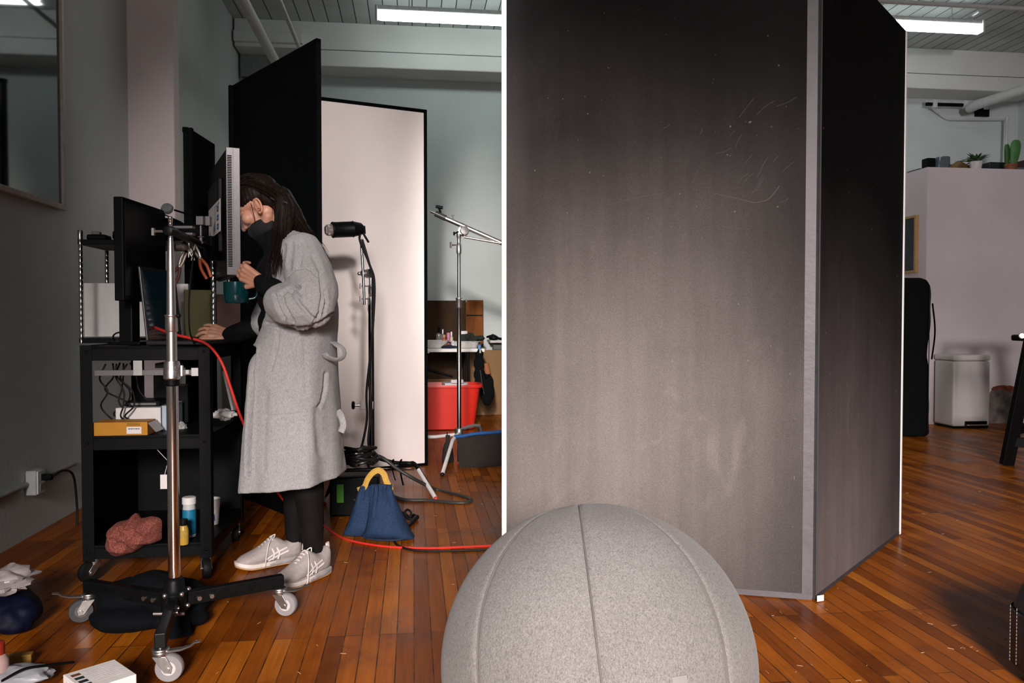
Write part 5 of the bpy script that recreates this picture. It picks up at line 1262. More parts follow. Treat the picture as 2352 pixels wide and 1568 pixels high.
# white pedal bin
bw, bd, bh = .385, .30, .715
bc = G(2229, 984) + V((0, .16, 0))
t = thing('pedal_bin', bc, 'white square pedal bin standing against the partition', 'bin')
Mb = Matrix.Rotation(.10, 3, 'Z')
MB().box(bc + V((0, 0, .02 + (bh - .08) / 2)), (bw, bd, bh - .08), M=Mb).build('body', mat('bin_white', (.60, .575, .56, 1), .38, var=.03), t, bevel=.022, seg=4)
MB().box(bc + V((0, 0, bh - .03)), (bw + .006, bd + .006, .055), M=Mb).build('lid', mat('bin_lid', (.62, .60, .585, 1), .35, var=.03), t, bevel=.018, seg=3)
MB().box(bc + V((0, 0, .012)), (bw - .02, bd - .02, .02), M=Mb).build('base', M_PLASTIC, t, bevel=.004)
MB().box(bc + Mb @ V((.045, -bd / 2 - .012, .035)), (.21, .05, .012), M=Mb).build('pedal', M_ZINC, t, bevel=.003)
MB().box(bc + Mb @ V((.045, -bd / 2 - .001, .048)), (.23, .008, .045), M=Mb).build('pedal_slot', M_BLACK, t, bevel=.002)
# black wooden stool, mostly outside the frame
t = thing('stool', V((3.72, 5.75, 0)), 'black wooden stool with splayed legs at right edge of the frame', 'stool')
M_BW = mat('black_wood', (.003, .003, .003, 1), .55, var=.3, stretch=(1, 1, .1), spec=.12)
seat_z = .90
def beam(mb, a, b, w, h, up=(0, 0, 1)):
    a, b = V(a), V(b); return mb.box((a + b) / 2, (w, h, (b - a).length), M=lookM(b - a, up))
lf = [(G(2312, 1068), V((3.675, 5.70, seat_z))), (V((4.25, 5.42, 0)), V((4.10, 5.55, seat_z))), (V((4.14, 6.12, 0)), V((4.02, 5.98, seat_z))), (V((4.36, 6.0, 0)), V((4.2, 5.9, seat_z)))]
lf = [(V((a.x, a.y, .004)), b) for a, b in lf]
for a, b in lf: beam(MB(), a, b, .085, .05, (0, 1, 0)).build('leg', M_BW, t, smooth=False, bevel=.004)
for i, j, z in ((0, 1, .17), (2, 3, .17), (0, 2, .26), (1, 3, .26)):
    pa = lf[i][0].lerp(lf[i][1], z / seat_z); pb2 = lf[j][0].lerp(lf[j][1], z / seat_z); beam(MB(), pa, pb2, .025, .07).build('stretcher', M_BW, t, smooth=False, bevel=.003)
MB().box((3.97, 5.78, seat_z + .02), (.50, .46, .045)).build('seat', M_BW, t, bevel=.012)
MB().lathe([(.004, -.012), (.020, -.010), (.022, 0), (.018, .01), (.003, .012)], P(2347, 771, 5.60), 18, lookM((-.5, -1, 0))).build('adjusting_knob', M_ZINC, t)
# corner of a black leather seat in front on the right
t = thing('leather_ottoman', V((1.62, 2.25, 0)), 'black leather seat with white stitching cut off at lower right corner', 'seat')
def leather():
    m, nt, bs = nodes('black_leather'); vec = coords(nt)
    v = N(nt, 'ShaderNodeTexVoronoi', Scale=170.0); nt.links.new(vec, v.inputs['Vector'])
    bp = N(nt, 'ShaderNodeBump', Strength=.25, Distance=.002); nt.links.new(v.outputs['Distance'], bp.inputs['Height']); nt.links.new(bp.outputs['Normal'], bs.inputs['Normal'])
    n = N(nt, 'ShaderNodeTexNoise', Scale=5.0, Detail=4.0); nt.links.new(vec, n.inputs['Vector'])
    r = ramp(nt, [(.35, (.006, .007, .009, 1)), (.7, (.020, .022, .027, 1))]); nt.links.new(n.outputs['Fac'], r.inputs['Fac']); nt.links.new(r.outputs['Color'], bs.inputs['Base Color'])
    bs.inputs['Roughness'].default_value = .38; return m
M_LEA = leather()
ox0, oy0 = 1.465, 1.80
def orounded(x0, x1, y0, y1, prof, n=48):
    rs = []; cx, cy = (x0 + x1) / 2, (y0 + y1) / 2
    for z, ins in prof:
        rs.append([V((cx + (abs(cos(a)) ** .28) * (1 if cos(a) > 0 else -1) * ((x1 - x0) / 2 - ins), cy + (abs(sin(a)) ** .28) * (1 if sin(a) > 0 else -1) * ((y1 - y0) / 2 - ins), z)) for a in [2 * pi * j / n for j in range(n)]])
    return rs
zt_ = .31
MB().rings(orounded(ox0, ox0 + .62, oy0 - .12, oy0 + .62, [(.02, .02), (.04, .0), (zt_ - .13, .0), (zt_ - .09, .006), (zt_ - .04, .02), (zt_ - .012, .05), (zt_, .10)])).build('seat_body', M_LEA, t)
rdd = random.Random(1); mb = MB()
for yy in (oy0 + .545, oy0 + .515):
    mb = MB()
    for k in range(26):
        z = .05 + k * .0105
        if z < zt_ - .10: mb.tube([V((ox0 - .0005, yy, z)), V((ox0 - .0005, yy, z + .007))], .0011, 5)
    mb.build('stitching', mat('pale_thread', (.16, .17, .19, 1), .7), t)
MB().rings(orounded(ox0 - .004, ox0 + .624, oy0 - .124, oy0 + .624, [(zt_ - .118, .003), (zt_ - .112, .0), (zt_ - .106, .003)]), cap=False).build('piping', M_LEA, t)
for sx in (.08, .54):
    for sy in (-.04, .54): MB().lathe([(.018, 0), (.02, .024)], (ox0 + sx, oy0 + sy, 0), 12).build('foot', M_BLACK, t)

# ------------------------------------------------------------------ clutter on the floor at the lower left
q = G(330, 1442)
t = thing('weight_bag', q, 'black cloth weight bag slumped on floor behind the rolling stand', 'sandbag')
mb = MB(); o_ = V((P(335, 0, 2.80).x, 2.80, .0))
for p in ((-.07, 0, .075, .13, .10, .075), (.07, .01, .07, .13, .10, .07), (0, .0, .11, .10, .085, .06), (-.05, -.09, .04, .13, .08, .042), (.11, -.06, .03, .11, .07, .032)): mb.ball(o_ + V(p[:3]), p[3:])
def edit_bag(me):
    disp(me, lambda q: .008 * noise.noise(q * 12) + .004 * noise.noise(q * 30))
fused_obj('bag', mb, mat('black_canvas', (.0035, .0045, .006, 1), .9, bump=.2, scale=150, spec=.1), t, .008, 4, edit=edit_bag)
mb = MB(); padded(mb, (G(388, 1468, .02) + V((0, 0, 0)), G(440, 1458, .02), G(436, 1402, .05), G(396, 1408, .05)), .03, seed=2); mb.build('cloth_flap', mat('navy_canvas', (.004, .0055, .008, 1), .9, spec=.1, bump=.2, scale=150), t)
# blue bag with plastic wrap on it
q = V((P(20, 0, 2.72).x, 2.72, 0))
t = thing('blue_bag', q, 'dark blue plastic bag on the floor at the left edge', 'bag')
mb = MB()
for p in ((-.13, .02, .075, .14, .12, .075), (-.04, 0, .06, .11, .10, .06), (.0, -.04, .04, .06, .06, .04)): mb.ball(q + V(p[:3]), p[3:])
def edit_blue(me):
    disp(me, lambda q: .018 * noise.noise(q * 9) + .010 * abs(noise.noise(q * 22)))
fused_obj('bag', mb, mat('blue_plastic', (.002, .004, .018, 1), .6, spec=.2, var=.3), t, .008, 2, edit=edit_blue)
q = V((P(22, 0, 2.72).x, 2.70, .17))
tag(crumple(q + V((-.04, 0, .0)), .105, .09, .035, 31, .55).build('plastic_wrapping', mat('pale_wrapping', (.40, .36, .36, 1), .3, var=.25, scale=12)), 'crumpled pale plastic wrapping lying on the dark blue bag', 'wrapping')
# printed white box
qa = G(160, 1563, .06); bc = V((P(208, 0, 2.16).x, 2.16, .045))
t = thing('printed_box', (bc.x, bc.y, 0), 'white printed carton with yellow end on floor at the bottom edge', 'box')
Mx = Matrix.Rotation(radians(48), 3, 'Z'); sx, sy, sz = .135, .145, .09
MB().box(bc, (sx, sy, sz), M=Mx).build('carton', M_PAPER, t, smooth=False, bevel=.002)
MB().box(bc + Mx @ V((-sx / 2 - .0006, -.01, -.006)), (.001, sy - .03, sz - .016), M=Mx).build('yellow_panel', mat('yellow_card', (.52, .22, .006, 1), .55, var=.05), t, smooth=False)
mb = MB()
for k in range(9): mb.box(bc + Mx @ V((.014, sy / 2 - .022 - k * .0105, sz / 2 + .0005)), (.082 - (k % 3) * .006, .0022, .0008), M=Mx)
mb.build('fine_print', mat('grey_print', (.42, .40, .41, 1), .8), t, smooth=False)
for k, cc in enumerate(((.16, .055, .03, 1), (.02, .03, .035, 1), (.015, .02, .025, 1), (.03, .025, .025, 1))):
    MB().box(bc + Mx @ V((-.046, sy / 2 - .030 - k * .027, sz / 2 + .0005)), (.022, .015, .0009), M=Mx).build('picture', mat('print_%s' % 'abcd'[k], cc, .6, var=.5, scale=120), t, smooth=False)
# foil pack, yellow pack, bottle with red cap
bc = G(48, 1548, .03)
t = thing('foil_pack', (bc.x, bc.y, 0), 'grey white foil pack with black strap lying at the lower left', 'pack')
crumple(bc + V((0, 0, .0)), .090, .055, .026, 41, .3).build('pack', mat('grey_foil', (.30, .31, .34, 1), .4, var=.15, scale=10), t)
MB().tube(spline([bc + V((-.02, -.055, .006)), bc + V((.03, -.035, .030)), bc + V((.075, .0, .026)), bc + V((.12, .06, .01))]), .008, 8, flat=.4).build('strap', M_BLACK, t)
bc = G(46, 1512, .02)
tag(MB().box(bc, (.07, .03, .03), .25).build('yellow_pack', mat('mustard_card', (.20, .11, .01, 1), .6), bevel=.003), 'small mustard yellow pack behind the grey foil pack', 'pack')
bc = G(-4, 1575)
t = thing('red_cap_bottle', (bc.x, bc.y, 0), 'pale bottle with red cap cut off at lower left corner', 'bottle')
MB().lathe([(.022, 0), (.028, .004), (.028, .075), (.02, .09), (.014, .095)], (bc.x, bc.y, .001), 20).build('body', mat('pale_pink_plastic', (.45, .30, .28, 1), .4), t)
MB().lathe([(.016, .088), (.018, .09), (.018, .125), (.014, .128)], (bc.x, bc.y, .001), 20).build('cap', mat('red_cap', (.30, .025, .01, 1), .45), t)
# ------------------------------------------------------------------ the woman at the cart
M_SKIN = None
def skin_material():
    m, nt, bs = nodes('skin'); vec = coords(nt)
    n = N(nt, 'ShaderNodeTexNoise', Scale=22.0, Detail=5.0); nt.links.new(vec, n.inputs['Vector'])
    r = ramp(nt, [(.3, (.42, .195, .125, 1)), (.7, (.52, .27, .185, 1))]); nt.links.new(n.outputs['Fac'], r.inputs['Fac']); nt.links.new(r.outputs['Color'], bs.inputs['Base Color'])
    bs.inputs['Roughness'].default_value = .5; bs.inputs['Subsurface Weight'].default_value = .12; bs.inputs['Subsurface Radius'].default_value = (.012, .004, .002); bs.inputs['Subsurface Scale'].default_value = .5
    n2 = N(nt, 'ShaderNodeTexNoise', Scale=240.0, Detail=2.0); nt.links.new(vec, n2.inputs['Vector'])
    bp = N(nt, 'ShaderNodeBump', Strength=.08, Distance=.002); nt.links.new(n2.outputs['Fac'], bp.inputs['Height']); nt.links.new(bp.outputs['Normal'], bs.inputs['Normal'])
    return m
M_SKIN = skin_material()
WOMAN = thing('person', V((-.85, 3.3, 0)), 'woman in long grey coat bent towards the screen, holding a teal mug', 'person')
YM = 3.30
# joints
hipL, hipR = P(690, 850, 3.215), P(692, 850, 3.395)
kneL, kneR = P(696, 1075, 3.25), P(676, 1070, 3.45)
ankL, ankR = P(722, 1266, 3.315), P(677, 1240, 3.505)
pelv, waist, chest = P(693, 838, YM), P(698, 750, YM), P(690, 650, YM)
neckb, headc = P(664, 556, YM), P(596, 470, YM)
shL, shR = P(697, 588, 3.135), P(684, 588, 3.465)
elL, wrL = P(716, 716, 3.045), P(598, 647, 3.150)
elR, wrR = P(612, 740, 3.48), P(527, 770, 3.50)
ph = radians(42)
HF = V((-cos(ph), 0, -sin(ph))); HU = V((-sin(ph), 0, cos(ph))); HS = V((0, -1, 0))     # head: forward, up, her left (towards the camera)
HF = (HF + V((0, -.0, 0))).normalized()
MH = frame3(HF, HS, HU)
def H(f, s, u): return headc + HF * f + HS * s + HU * u

def hand(mb, w, d, nb, th, curls, L=.172, spread=.10, thumb=(.6, .35)):
    """palm and five fingers: w wrist, d pointing direction, nb back-of-hand direction, th towards the thumb"""
    d = V(d).normalized(); nb = V(nb); nb = (nb - d * nb.dot(d)).normalized(); s = d.cross(nb); s = s if s.dot(V(th)) > 0 else -s
    pl = L * .48
    for k in (-.030, -.011, .009, .028):
        mb.capsule(w + s * k * .55 + d * .006, w + d * (pl - abs(k) * .18) + s * k, .0135, .0118, 12)
    mb.capsule(w + d * .03 - nb * .006 + s * .012, w + d * .05 - nb * .004 + s * .026, .015, .012, 12)
    fing = [(.029, .068, .0086), (.0095, .077, .0088), (-.0105, .071, .0084), (-.0295, .056, .0074)]
    for i, (k, ln, r) in enumerate(fing):
        b = w + d * (pl - abs(k) * .18) + s * k; dd = (d + s * spread * (k / .03) * .6).normalized(); c = curls[i]
        p = b; ang = 0; rr = r
        for j, (fr, cj) in enumerate(((.46, c[0]), (.31, c[1]), (.23, c[2]))):
            ang += cj; q = p + (dd * cos(ang) - nb * sin(ang)) * ln * fr; mb.capsule(p, q, rr, rr * .93, 12); p = q; rr *= .93
    b = w + d * .022 + s * .024; t1 = (s * thumb[0] + d * .75 - nb * thumb[1]).normalized(); p1 = b + t1 * .036
    t2 = (s * thumb[0] * .35 + d * .95 - nb * thumb[1]).normalized(); p2 = p1 + t2 * .030; p3 = p2 + (t2 + d * .3 - nb * .1).normalized() * .022
    mb.capsule(b, p1, .0135, .0105, 12); mb.capsule(p1, p2, .0102, .0092, 12); mb.capsule(p2, p3, .0092, .0078, 12)

mb = MB()
# trunk
mb.ball(pelv, (.105, .155, .10)); mb.ball(waist, (.085, .125, .11)); mb.ball(chest, (.10, .150, .15), Matrix.Rotation(-.25, 3, 'Y'))
mb.capsule(pelv, waist, .10, .09); mb.capsule(waist, chest, .09, .10); mb.capsule(chest, neckb + V((.02, 0, -.05)), .10, .07)
mb.capsule(shL + V((0, .02, 0)), shR + V((0, -.02, 0)), .052, .052)
mb.chain([neckb + V((.015, 0, -.02)), neckb.lerp(H(-.035, 0, -.07), .5), H(-.035, 0, -.055)], [.058, .050, .050])
# legs and arms
for a, k, n_ in ((hipL, kneL, ankL), (hipR, kneR, ankR)):
    mb.chain([a, a.lerp(k, .5), k], [.080, .070, .050]); mb.chain([k, k.lerp(n_, .3) + V((.012, 0, 0)), n_.lerp(k, .1), n_], [.049, .052, .036, .034])
    mb.chain([n_ + V((0, 0, .0)), V((n_.x, n_.y, .062))], [.032, .026]); mb.capsule(V((n_.x + .004, n_.y + .002, .052)), V((n_.x - .035, n_.y - .02, .048)), .022, .018)
for a, e_, w in ((shL, elL, wrL), (shR, elR, wrR)):
    mb.chain([a, a.lerp(e_, .5), e_], [.050, .044, .038]); mb.chain([e_, e_.lerp(w, .3), w], [.039, .038, .026])
# head
mb.ball(H(-.012, 0, .025), (.097, .074, .086), MH); mb.ball(H(.036, 0, -.030), (.058, .058, .085), MH); mb.ball(H(.050, 0, -.092), (.036, .034, .028), MH)
mb.capsule(H(.0, -.048, -.070), H(.055, -.022, -.098), .022, .018); mb.capsule(H(.0, .048, -.070), H(.055, .022, -.098), .022, .018)
mb.capsule(H(.084, 0, .010), H(.112, 0, -.030), .0085, .0115); mb.ball(H(.101, .012, -.035), .0085); mb.ball(H(.101, -.012, -.035), .0085); mb.ball(H(.115, 0, -.032), .0095)
for k in (-1, 1):
    mb.capsule(H(.078, .018 * k, .030), H(.066, .046 * k, .026), .011, .010)          # brow
    mb.ball(H(.066, .044 * k, -.022), (.024, .022, .026), MH)                          # cheek
    mb.ball(H(.073, .031 * k, .008), (.0125, .014, .0115), MH)                         # eyelid over the eye
    # ear: rim, lobe and inner fold
    e0 = H(-.004, .077 * k, -.026); rim = []; EF, EU = V((-.94, 0, -.34)), V((-.34, 0, .94))
    for i in range(11):
        a = -1.9 + i * (4.0 / 10); rim.append(e0 + EF * (-.016 * cos(a) * .9) + EU * (.030 * sin(a)) + HS * k * (.006 + .006 * cos(a)))
    mb.chain(rim, [.0048] * 11, 10); mb.ball(e0 + EF * .006 + EU * -.024, (.009, .006, .011), MH); mb.ball(e0 + EF * .004, (.014, .006, .024), frame3(EF, HS, EU)); mb.capsule(e0 + EF * .004 + EU * .014 + HS * k * .006, e0 - EF * .004 + EU * -.010 + HS * k * .008, .0035, .004, 8)
mb.capsule(H(.088, -.018, -.063), H(.088, .018, -.063), .0075, .0075); mb.capsule(H(.085, -.014, -.074), H(.085, .014, -.074), .008, .008)
mb.capsule(P(612, 486, 3.255), P(617, 518, 3.285), .030, .026)                          # nape and side of the neck behind the ear
# hands
hand(mb, wrL, (-.80, .10, .42), (-.35, -.88, -.20), (-.4, -.1, -1), [(.55, .9, .6), (.6, .95, .6), (.65, 1.0, .6), (.7, 1.0, .6)], thumb=(.75, .10))
hand(mb, wrR, (-1, -.05, .26), (.10, -.70, .70), (0, -.6, -.8), [(.50, .40, .20), (.36, .40, .22), (.26, .36, .24), (.18, .34, .25)], thumb=(.42, .10), spread=.26)
fused_obj('body', mb, M_SKIN, WOMAN, .0034, 3, .45)
for k in (-1, 1):
    MB().tube(spline([H(.088, .014 * k, .036), H(.084, .030 * k, .041), H(.072, .048 * k, .034)]), [.0022] * 8 + [.0032] * 8 + [.0016], 6).build('eyebrow', mat('brow_hair', (.012, .008, .006, 1), .7), WOMAN)
    MB().tube(spline([H(.086, .018 * k, .004), H(.087, .031 * k, -.001), H(.077, .044 * k, .003)]), .0014, 6).build('eyelashes', mat('brow_hair', (.012, .008, .006, 1), .7), WOMAN)
er = H(.006, .088, -.050)
M_GOLD = mat('gold_earring', (.80, .45, .18, 1), .2, 1.0)
MB().tube([er + (HF * cos(a) + HU * sin(a)) * .0075 for a in [2 * pi * i / 18 for i in range(19)]], .0014, 6).build('earring', M_GOLD, WOMAN)
MB().ball(H(.000, .090, -.034), .0028, n=10, h=6).build('earring', M_GOLD, WOMAN)

# black sweater with high collar
M_SWEAT = mat('black_knit', (.0035, .0038, .0043, 1), .9, var=.3, scale=300, bump=.2, bscale=500, spec=.15)
mb = MB()
mb.ball(waist + V((-.055, 0, .01)), (.125, .135, .15)); mb.ball(chest + V((-.040, 0, -.02)), (.145, .155, .17), Matrix.Rotation(-.25, 3, 'Y')); mb.capsule(pelv, waist, .115, .11)
mb.capsule(chest + V((-.03, 0, .03)), neckb + V((-.03, 0, -.02)), .115, .078)
mb.chain([neckb + V((-.02, 0, -.01)), P(648, 548, YM), P(634, 550, YM - .01)], [.078, .062, .056])
mb.capsule(shL + V((0, .02, 0)), shR + V((0, -.02, 0)), .06, .06)
for a, e_, w in ((shL, elL, wrL), (shR, elR, wrR)):
    w2 = w.lerp(e_, .04); mb.capsule(P(604, 548, 3.275), P(632, 566, 3.29), .030, .050); mb.chain([a, a.lerp(e_, .5), e_], [.060, .054, .048]); mb.chain([e_, e_.lerp(w2, .5), w2], [.050, .048, .036])
def edit_knit(me):
    disp(me, lambda q: .005 * noise.noise(q * 16) + .002 * sin(q.z * 90 + 5 * noise.noise(q * 8)))
fused_obj('sweater', mb, M_SWEAT, WOMAN, .006, 3, edit=edit_knit)
# black face mask over mouth, cheeks and jaw, with a loop round the ear
M_MASK = mat('black_mask_cloth', (.0035, .0038, .0043, 1), .85, var=.2, scale=200)
mb = MB(); mb.ball(H(.050, 0, -.082), (.062, .064, .050), MH); mb.ball(H(.080, 0, -.066), (.036, .036, .026), MH); mb.ball(H(.030, 0, -.104), (.054, .062, .036), MH); mb.ball(P(588, 524, 3.27), (.022, .03, .026))
mk = fused_obj('face_mask', mb, M_MASK, WOMAN, .005, 4)
MB().tube(spline([H(.052, .062, -.060), H(.036, .074, -.040), H(.022, .082, -.020), H(.010, .088, .0)]), .0014, 6).build('ear_loop', M_MASK, mk)
# hair: smooth cap and long lengths, then separate locks
def hair_material():
    m, nt, bs = nodes('dark_brown_hair'); vec = coords(nt, (60, 60, 9))
    n = N(nt, 'ShaderNodeTexNoise', Scale=3.0, Detail=4.0); nt.links.new(vec, n.inputs['Vector'])
    r = ramp(nt, [(.3, (.0028, .0018, .0014, 1)), (.7, (.012, .0062, .0040, 1))]); nt.links.new(n.outputs['Fac'], r.inputs['Fac']); nt.links.new(r.outputs['Color'], bs.inputs['Base Color'])
    bs.inputs['Roughness'].default_value = .55; bs.inputs['Specular IOR Level'].default_value = .16; return m
M_HAIR = hair_material()
mb = MB()
mb.ball(H(-.018, 0, .035), (.096, .080, .082), MH); mb.ball(H(-.050, 0, -.005), (.066, .078, .080), MH); mb.ball(H(.038, 0, .060), (.054, .068, .042), MH); mb.ball(H(.010, 0, .030), (.062, .079, .034), MH)
near = [P(647, 458, 3.225), P(648, 505, 3.20), P(645, 545, 3.17), P(639, 580, 3.12), P(632, 610, 3.09), P(628, 630, 3.08)]
mb.chain(near, [.034, .030, .022, .016, .010, .004])
near2 = [P(654, 470, 3.23), P(660, 510, 3.21), P(652, 550, 3.18), P(641, 588, 3.12), P(634, 612, 3.09)]
mb.chain(near2, [.034, .028, .014, .008, .003])
back = [P(640, 462, 3.30), P(668, 490, 3.28), P(694, 524, 3.24), P(717, 554, 3.20), P(736, 580, 3.16), P(746, 598, 3.14)]
mb.chain(back, [.064, .045, .029, .018, .009, .003])
back2 = [P(642, 470, 3.34), P(670, 502, 3.32), P(698, 536, 3.30), P(726, 572, 3.28)]
mb.chain(back2, [.06, .044, .026, .010])
def edit_hair(me):
    disp(me, lambda q: .0006 * sin((q.x * .75 + q.z * .25 if q.x < -.9 else q.x * .55 - q.z * .4) * 520 + 3 * noise.noise(q * 9)) + .003 * noise.noise(V((q.x * 22, q.y * 22, q.z * 5))))
hair = fused_obj('hair', mb, M_HAIR, WOMAN, .0045, 3, edit=edit_hair)
rd = random.Random(12); mb = MB()
def lock(path, jit, r0, n=6):
    off = V((rd.uniform(-1, 1), rd.uniform(-.6, .6), rd.uniform(-1, 1))) * jit
    pts = [V(p) + off * (1 + .15 * i) + V((rd.uniform(-1, 1), rd.uniform(-1, 1), rd.uniform(-1, 1))) * jit * .12 for i, p in enumerate(path)]
    pts[0] = V(path[0]) + off * .5; s_ = spline(pts, 5); L_ = len(s_); mb.tube(s_, [r0 * (1 - .9 * (i / (L_ - 1)) ** 2) for i in range(L_)], n)
crown = [H(.055, .035, .086), H(.010, .060, .088), H(-.045, .074, .054)]
for k in range(46): lock(crown + [p + V((0, -.022, 0)) for p in near], .013, .0022)
for k in range(22): lock(crown + [p + V((0, -.018, 0)) for p in near2], .011, .0022)
for k in range(46): lock([H(.045, .02, .098), H(-.02, .045, .102), H(-.070, .05, .068)] + [p + V((.004, -.028, .004)) for p in back], .013, .0022)
for k in range(0): lock([H(.075, .010, .110), H(.070, .050, .080), H(.035, .074, .050), H(-.01, .086, .034), H(-.055, .085, .005)], .006, .0016)
mb.build('locks', M_HAIR, hair)
MB().tube([P(622, 454, 3.195), P(630, 459, 3.19)], .0016, 6).build('hairpin', M_SATIN, hair); MB().tube([P(651, 462, 3.17), P(660, 467, 3.165)], .0018, 6).build('hairpin', M_SATIN, hair)

# black tights
M_TIGHT = mat('black_tights', (.006, .005, .0048, 1), .75, var=.2, spec=.2)
mb = MB()
for a, k, n_ in ((hipL, kneL, ankL), (hipR, kneR, ankR)):
    mb.chain([a, a.lerp(k, .5), k], [.092, .080, .059]); mb.chain([k, k.lerp(n_, .3) + V((.010, 0, 0)), n_.lerp(k, .1), V((n_.x, n_.y, .078))], [.057, .060, .042, .035])
fused_obj('tights', mb, M_TIGHT, WOMAN, .006, 4)

# long grey coat
M_COAT = felt('grey_wool', (.225, .225, .23, 1), (.375, .372, .380, 1), .8)
mb = MB(); rs = []; n = 72
#        py    left  right  halfY  yc
prof = [(536, 650, 692, .075, 3.30), (548, 646, 708, .12, 3.30), (562, 640, 726, .168, 3.30), (585, 636, 742, .190, 3.30), (620, 634, 754, .195, 3.30), (660, 632, 764, .195, 3.30), (705, 622, 771, .19, 3.30), (745, 612, 772, .185, 3.30),
        (800, 592, 770, .19, 3.30), (860, 580, 771, .20, 3.30), (930, 575, 775, .21, 3.30), (1000, 571, 779, .22, 3.30), (1060, 568, 783, .235, 3.30), (1105, 566, 786, .245, 3.30)]
pr = spline([V((a, b, c)) for a, b, c, d, e in prof], 5); pr2 = spline([V((a, d, e)) for a, b, c, d, e in prof], 5)
for q1, q2 in zip(pr, pr2):
    py, l, r = q1; hy, yc = q2.y, q2.z
    x0, x1, z = P(l, py, yc).x, P(r, py, yc).x, P(0, py, yc).z
    f = max(0, (py - 760) / 340); row = []
    for j in range(n):
        a = 2 * pi * j / n; ca, sa = cos(a), sin(a)
        x = (x0 + x1) / 2 + (x1 - x0) / 2 * abs(ca) ** .8 * (1 if ca > 0 else -1); y = yc + hy * abs(sa) ** .85 * (1 if sa > 0 else -1)
        fold = .011 * f * (sin(a * 5 + 1.2) + .6 * sin(a * 9 + py * .004))
        zz = z + (-.020 + .052 * (ca * .5 + .5)) * max(0, (py - 1000) / 105)
        row.append(V((x + fold * ca, y + fold * sa, zz)))
    rs.append(row)
mb.rings(rs)
# sleeves, pushed up and bulging at the elbow
mb.chain([P(692, 585, 3.16), P(708, 625, 3.11), P(722, 670, 3.06), P(716, 702, 3.04)], [.088, .094, .092, .086])
mb.chain([P(716, 702, 3.04), P(695, 705, 3.04), P(670, 702, 3.06), P(655, 695, 3.08)], [.086, .089, .086, .080])
mb.chain([shR + V((.01, -.01, 0)), shR.lerp(elR, .5), elR], [.085, .08, .07])
mb.ball(P(690, 560, 3.30), (.07, .15, .055))
CREASES = [  # polylines on the side towards the camera (px), depth, width
    ([(612, 741), (650, 749), (690, 753), (715, 752), (738, 741), (764, 722)], .016, .0065),
    ([(662, 664), (676, 661), (687, 660)], .024, .006), ([(666, 667), (680, 672), (688, 681)], .022, .006), ([(652, 672), (657, 669)], .020, .006),
    ([(674, 676), (690, 700), (708, 722), (718, 732)], .016, .007), ([(646, 675), (652, 700), (674, 742)], .015, .007), ([(632, 678), (640, 705), (654, 730)], .011, .006),
    ([(662, 632), (676, 617), (700, 613), (716, 619), (728, 634)], .009, .004), ([(736, 630), (741, 680), (734, 720), (720, 742)], .013, .005), ([(746, 668), (750, 695), (742, 725)], .010, .005),
    ([(672, 560), (668, 590), (664, 625)], .006, .010), ([(690, 560), (692, 590), (686, 612)], .005, .009), ([(655, 565), (650, 600), (646, 640)], .005, .009), ([(720, 590), (736, 625), (741, 660)], .005, .008),
    ([(640, 752), (637, 790), (628, 828), (620, 850)], .006, .006), ([(700, 756), (700, 820), (703, 900)], .0025, .009),
    ([(609, 957), (650, 954), (706, 948)], .007, .0030), ([(748, 858), (745, 892), (738, 920), (731, 935)], .011, .006), ([(728, 938), (727, 975), (733, 1040)], .006, .012),
    ([(584, 800), (578, 860), (574, 940), (570, 1010), (567, 1090)], .028, .006), ([(611, 900), (606, 980), (603, 1080)], .003, .010), ([(690, 980), (692, 1050), (690, 1100)], .003, .012), ([(655, 960), (652, 1040), (650, 1110)], .003, .012),
    ([(564, 1118), (640, 1112), (720, 1098), (784, 1076)], .0012, .0025)]
segs = []
for poly, dp, wd in CREASES:
    for (xa, ya), (xb, yb_) in zip(poly[:-1], poly[1:]): segs.append((V((xa, ya)), V((xb, yb_)), dp, wd * 1850 / 3.1))
def edit_coat(me):
    import numpy as np
    n_ = len(me.vertices); co = np.empty(n_ * 3); no = np.empty(n_ * 3)
    me.vertices.foreach_get('co', co); me.vertices.foreach_get('normal', no); co = co.reshape(-1, 3); no = no.reshape(-1, 3)
    base = np.array([.004 * noise.noise(V(q) * 7) + .0018 * noise.noise(V(q) * 19) for q in co])
    px = CX + FPX * co[:, 0] / co[:, 1]; py = 735 - FPX * (co[:, 2] - CAMZ) / co[:, 1]
    near = (co[:, 1] < 3.33) & (no[:, 1] < .25); acc = np.zeros(n_)
    for a, b, dp, w in segs:
        abx, aby = b.x - a.x, b.y - a.y; l2 = abx * abx + aby * aby
        t_ = np.clip(((px - a.x) * abx + (py - a.y) * aby) / l2, 0, 1); dd = np.hypot(px - a.x - abx * t_, py - a.y - aby * t_)
        g = -dp * np.exp(-(dd / w) ** 2) + .16 * dp * np.exp(-((dd - 2.0 * w) / w) ** 2)
        acc = np.where(np.abs(g) > np.abs(acc), g, acc)
    co += no * (base + np.where(near, acc, 0))[:, None]
    me.vertices.foreach_set('co', co.ravel())
coat = fused_obj('coat', mb, M_COAT, WOMAN, .0055, 5, .5, edit=edit_coat)
# belt: loop standing off the back, tab, and hanging end
MB().tube(spline([P(766, 786, 3.24), P(775, 792, 3.20), P(785, 800, 3.19), P(789, 812, 3.19), P(784, 822, 3.19), P(770, 826, 3.19), P(752, 820, 3.17), P(744, 812, 3.16)], 6), .017, 12, flat=.22, up=(0, 0, 1)).build('belt_loop', M_COAT, coat)
MB().tube(spline([P(776, 944, 3.27), P(784, 958, 3.25), P(788, 976, 3.24), P(783, 992, 3.24)], 6), .014, 10, flat=.35, up=(0, 1, 0)).build('belt_end', M_COAT, coat)

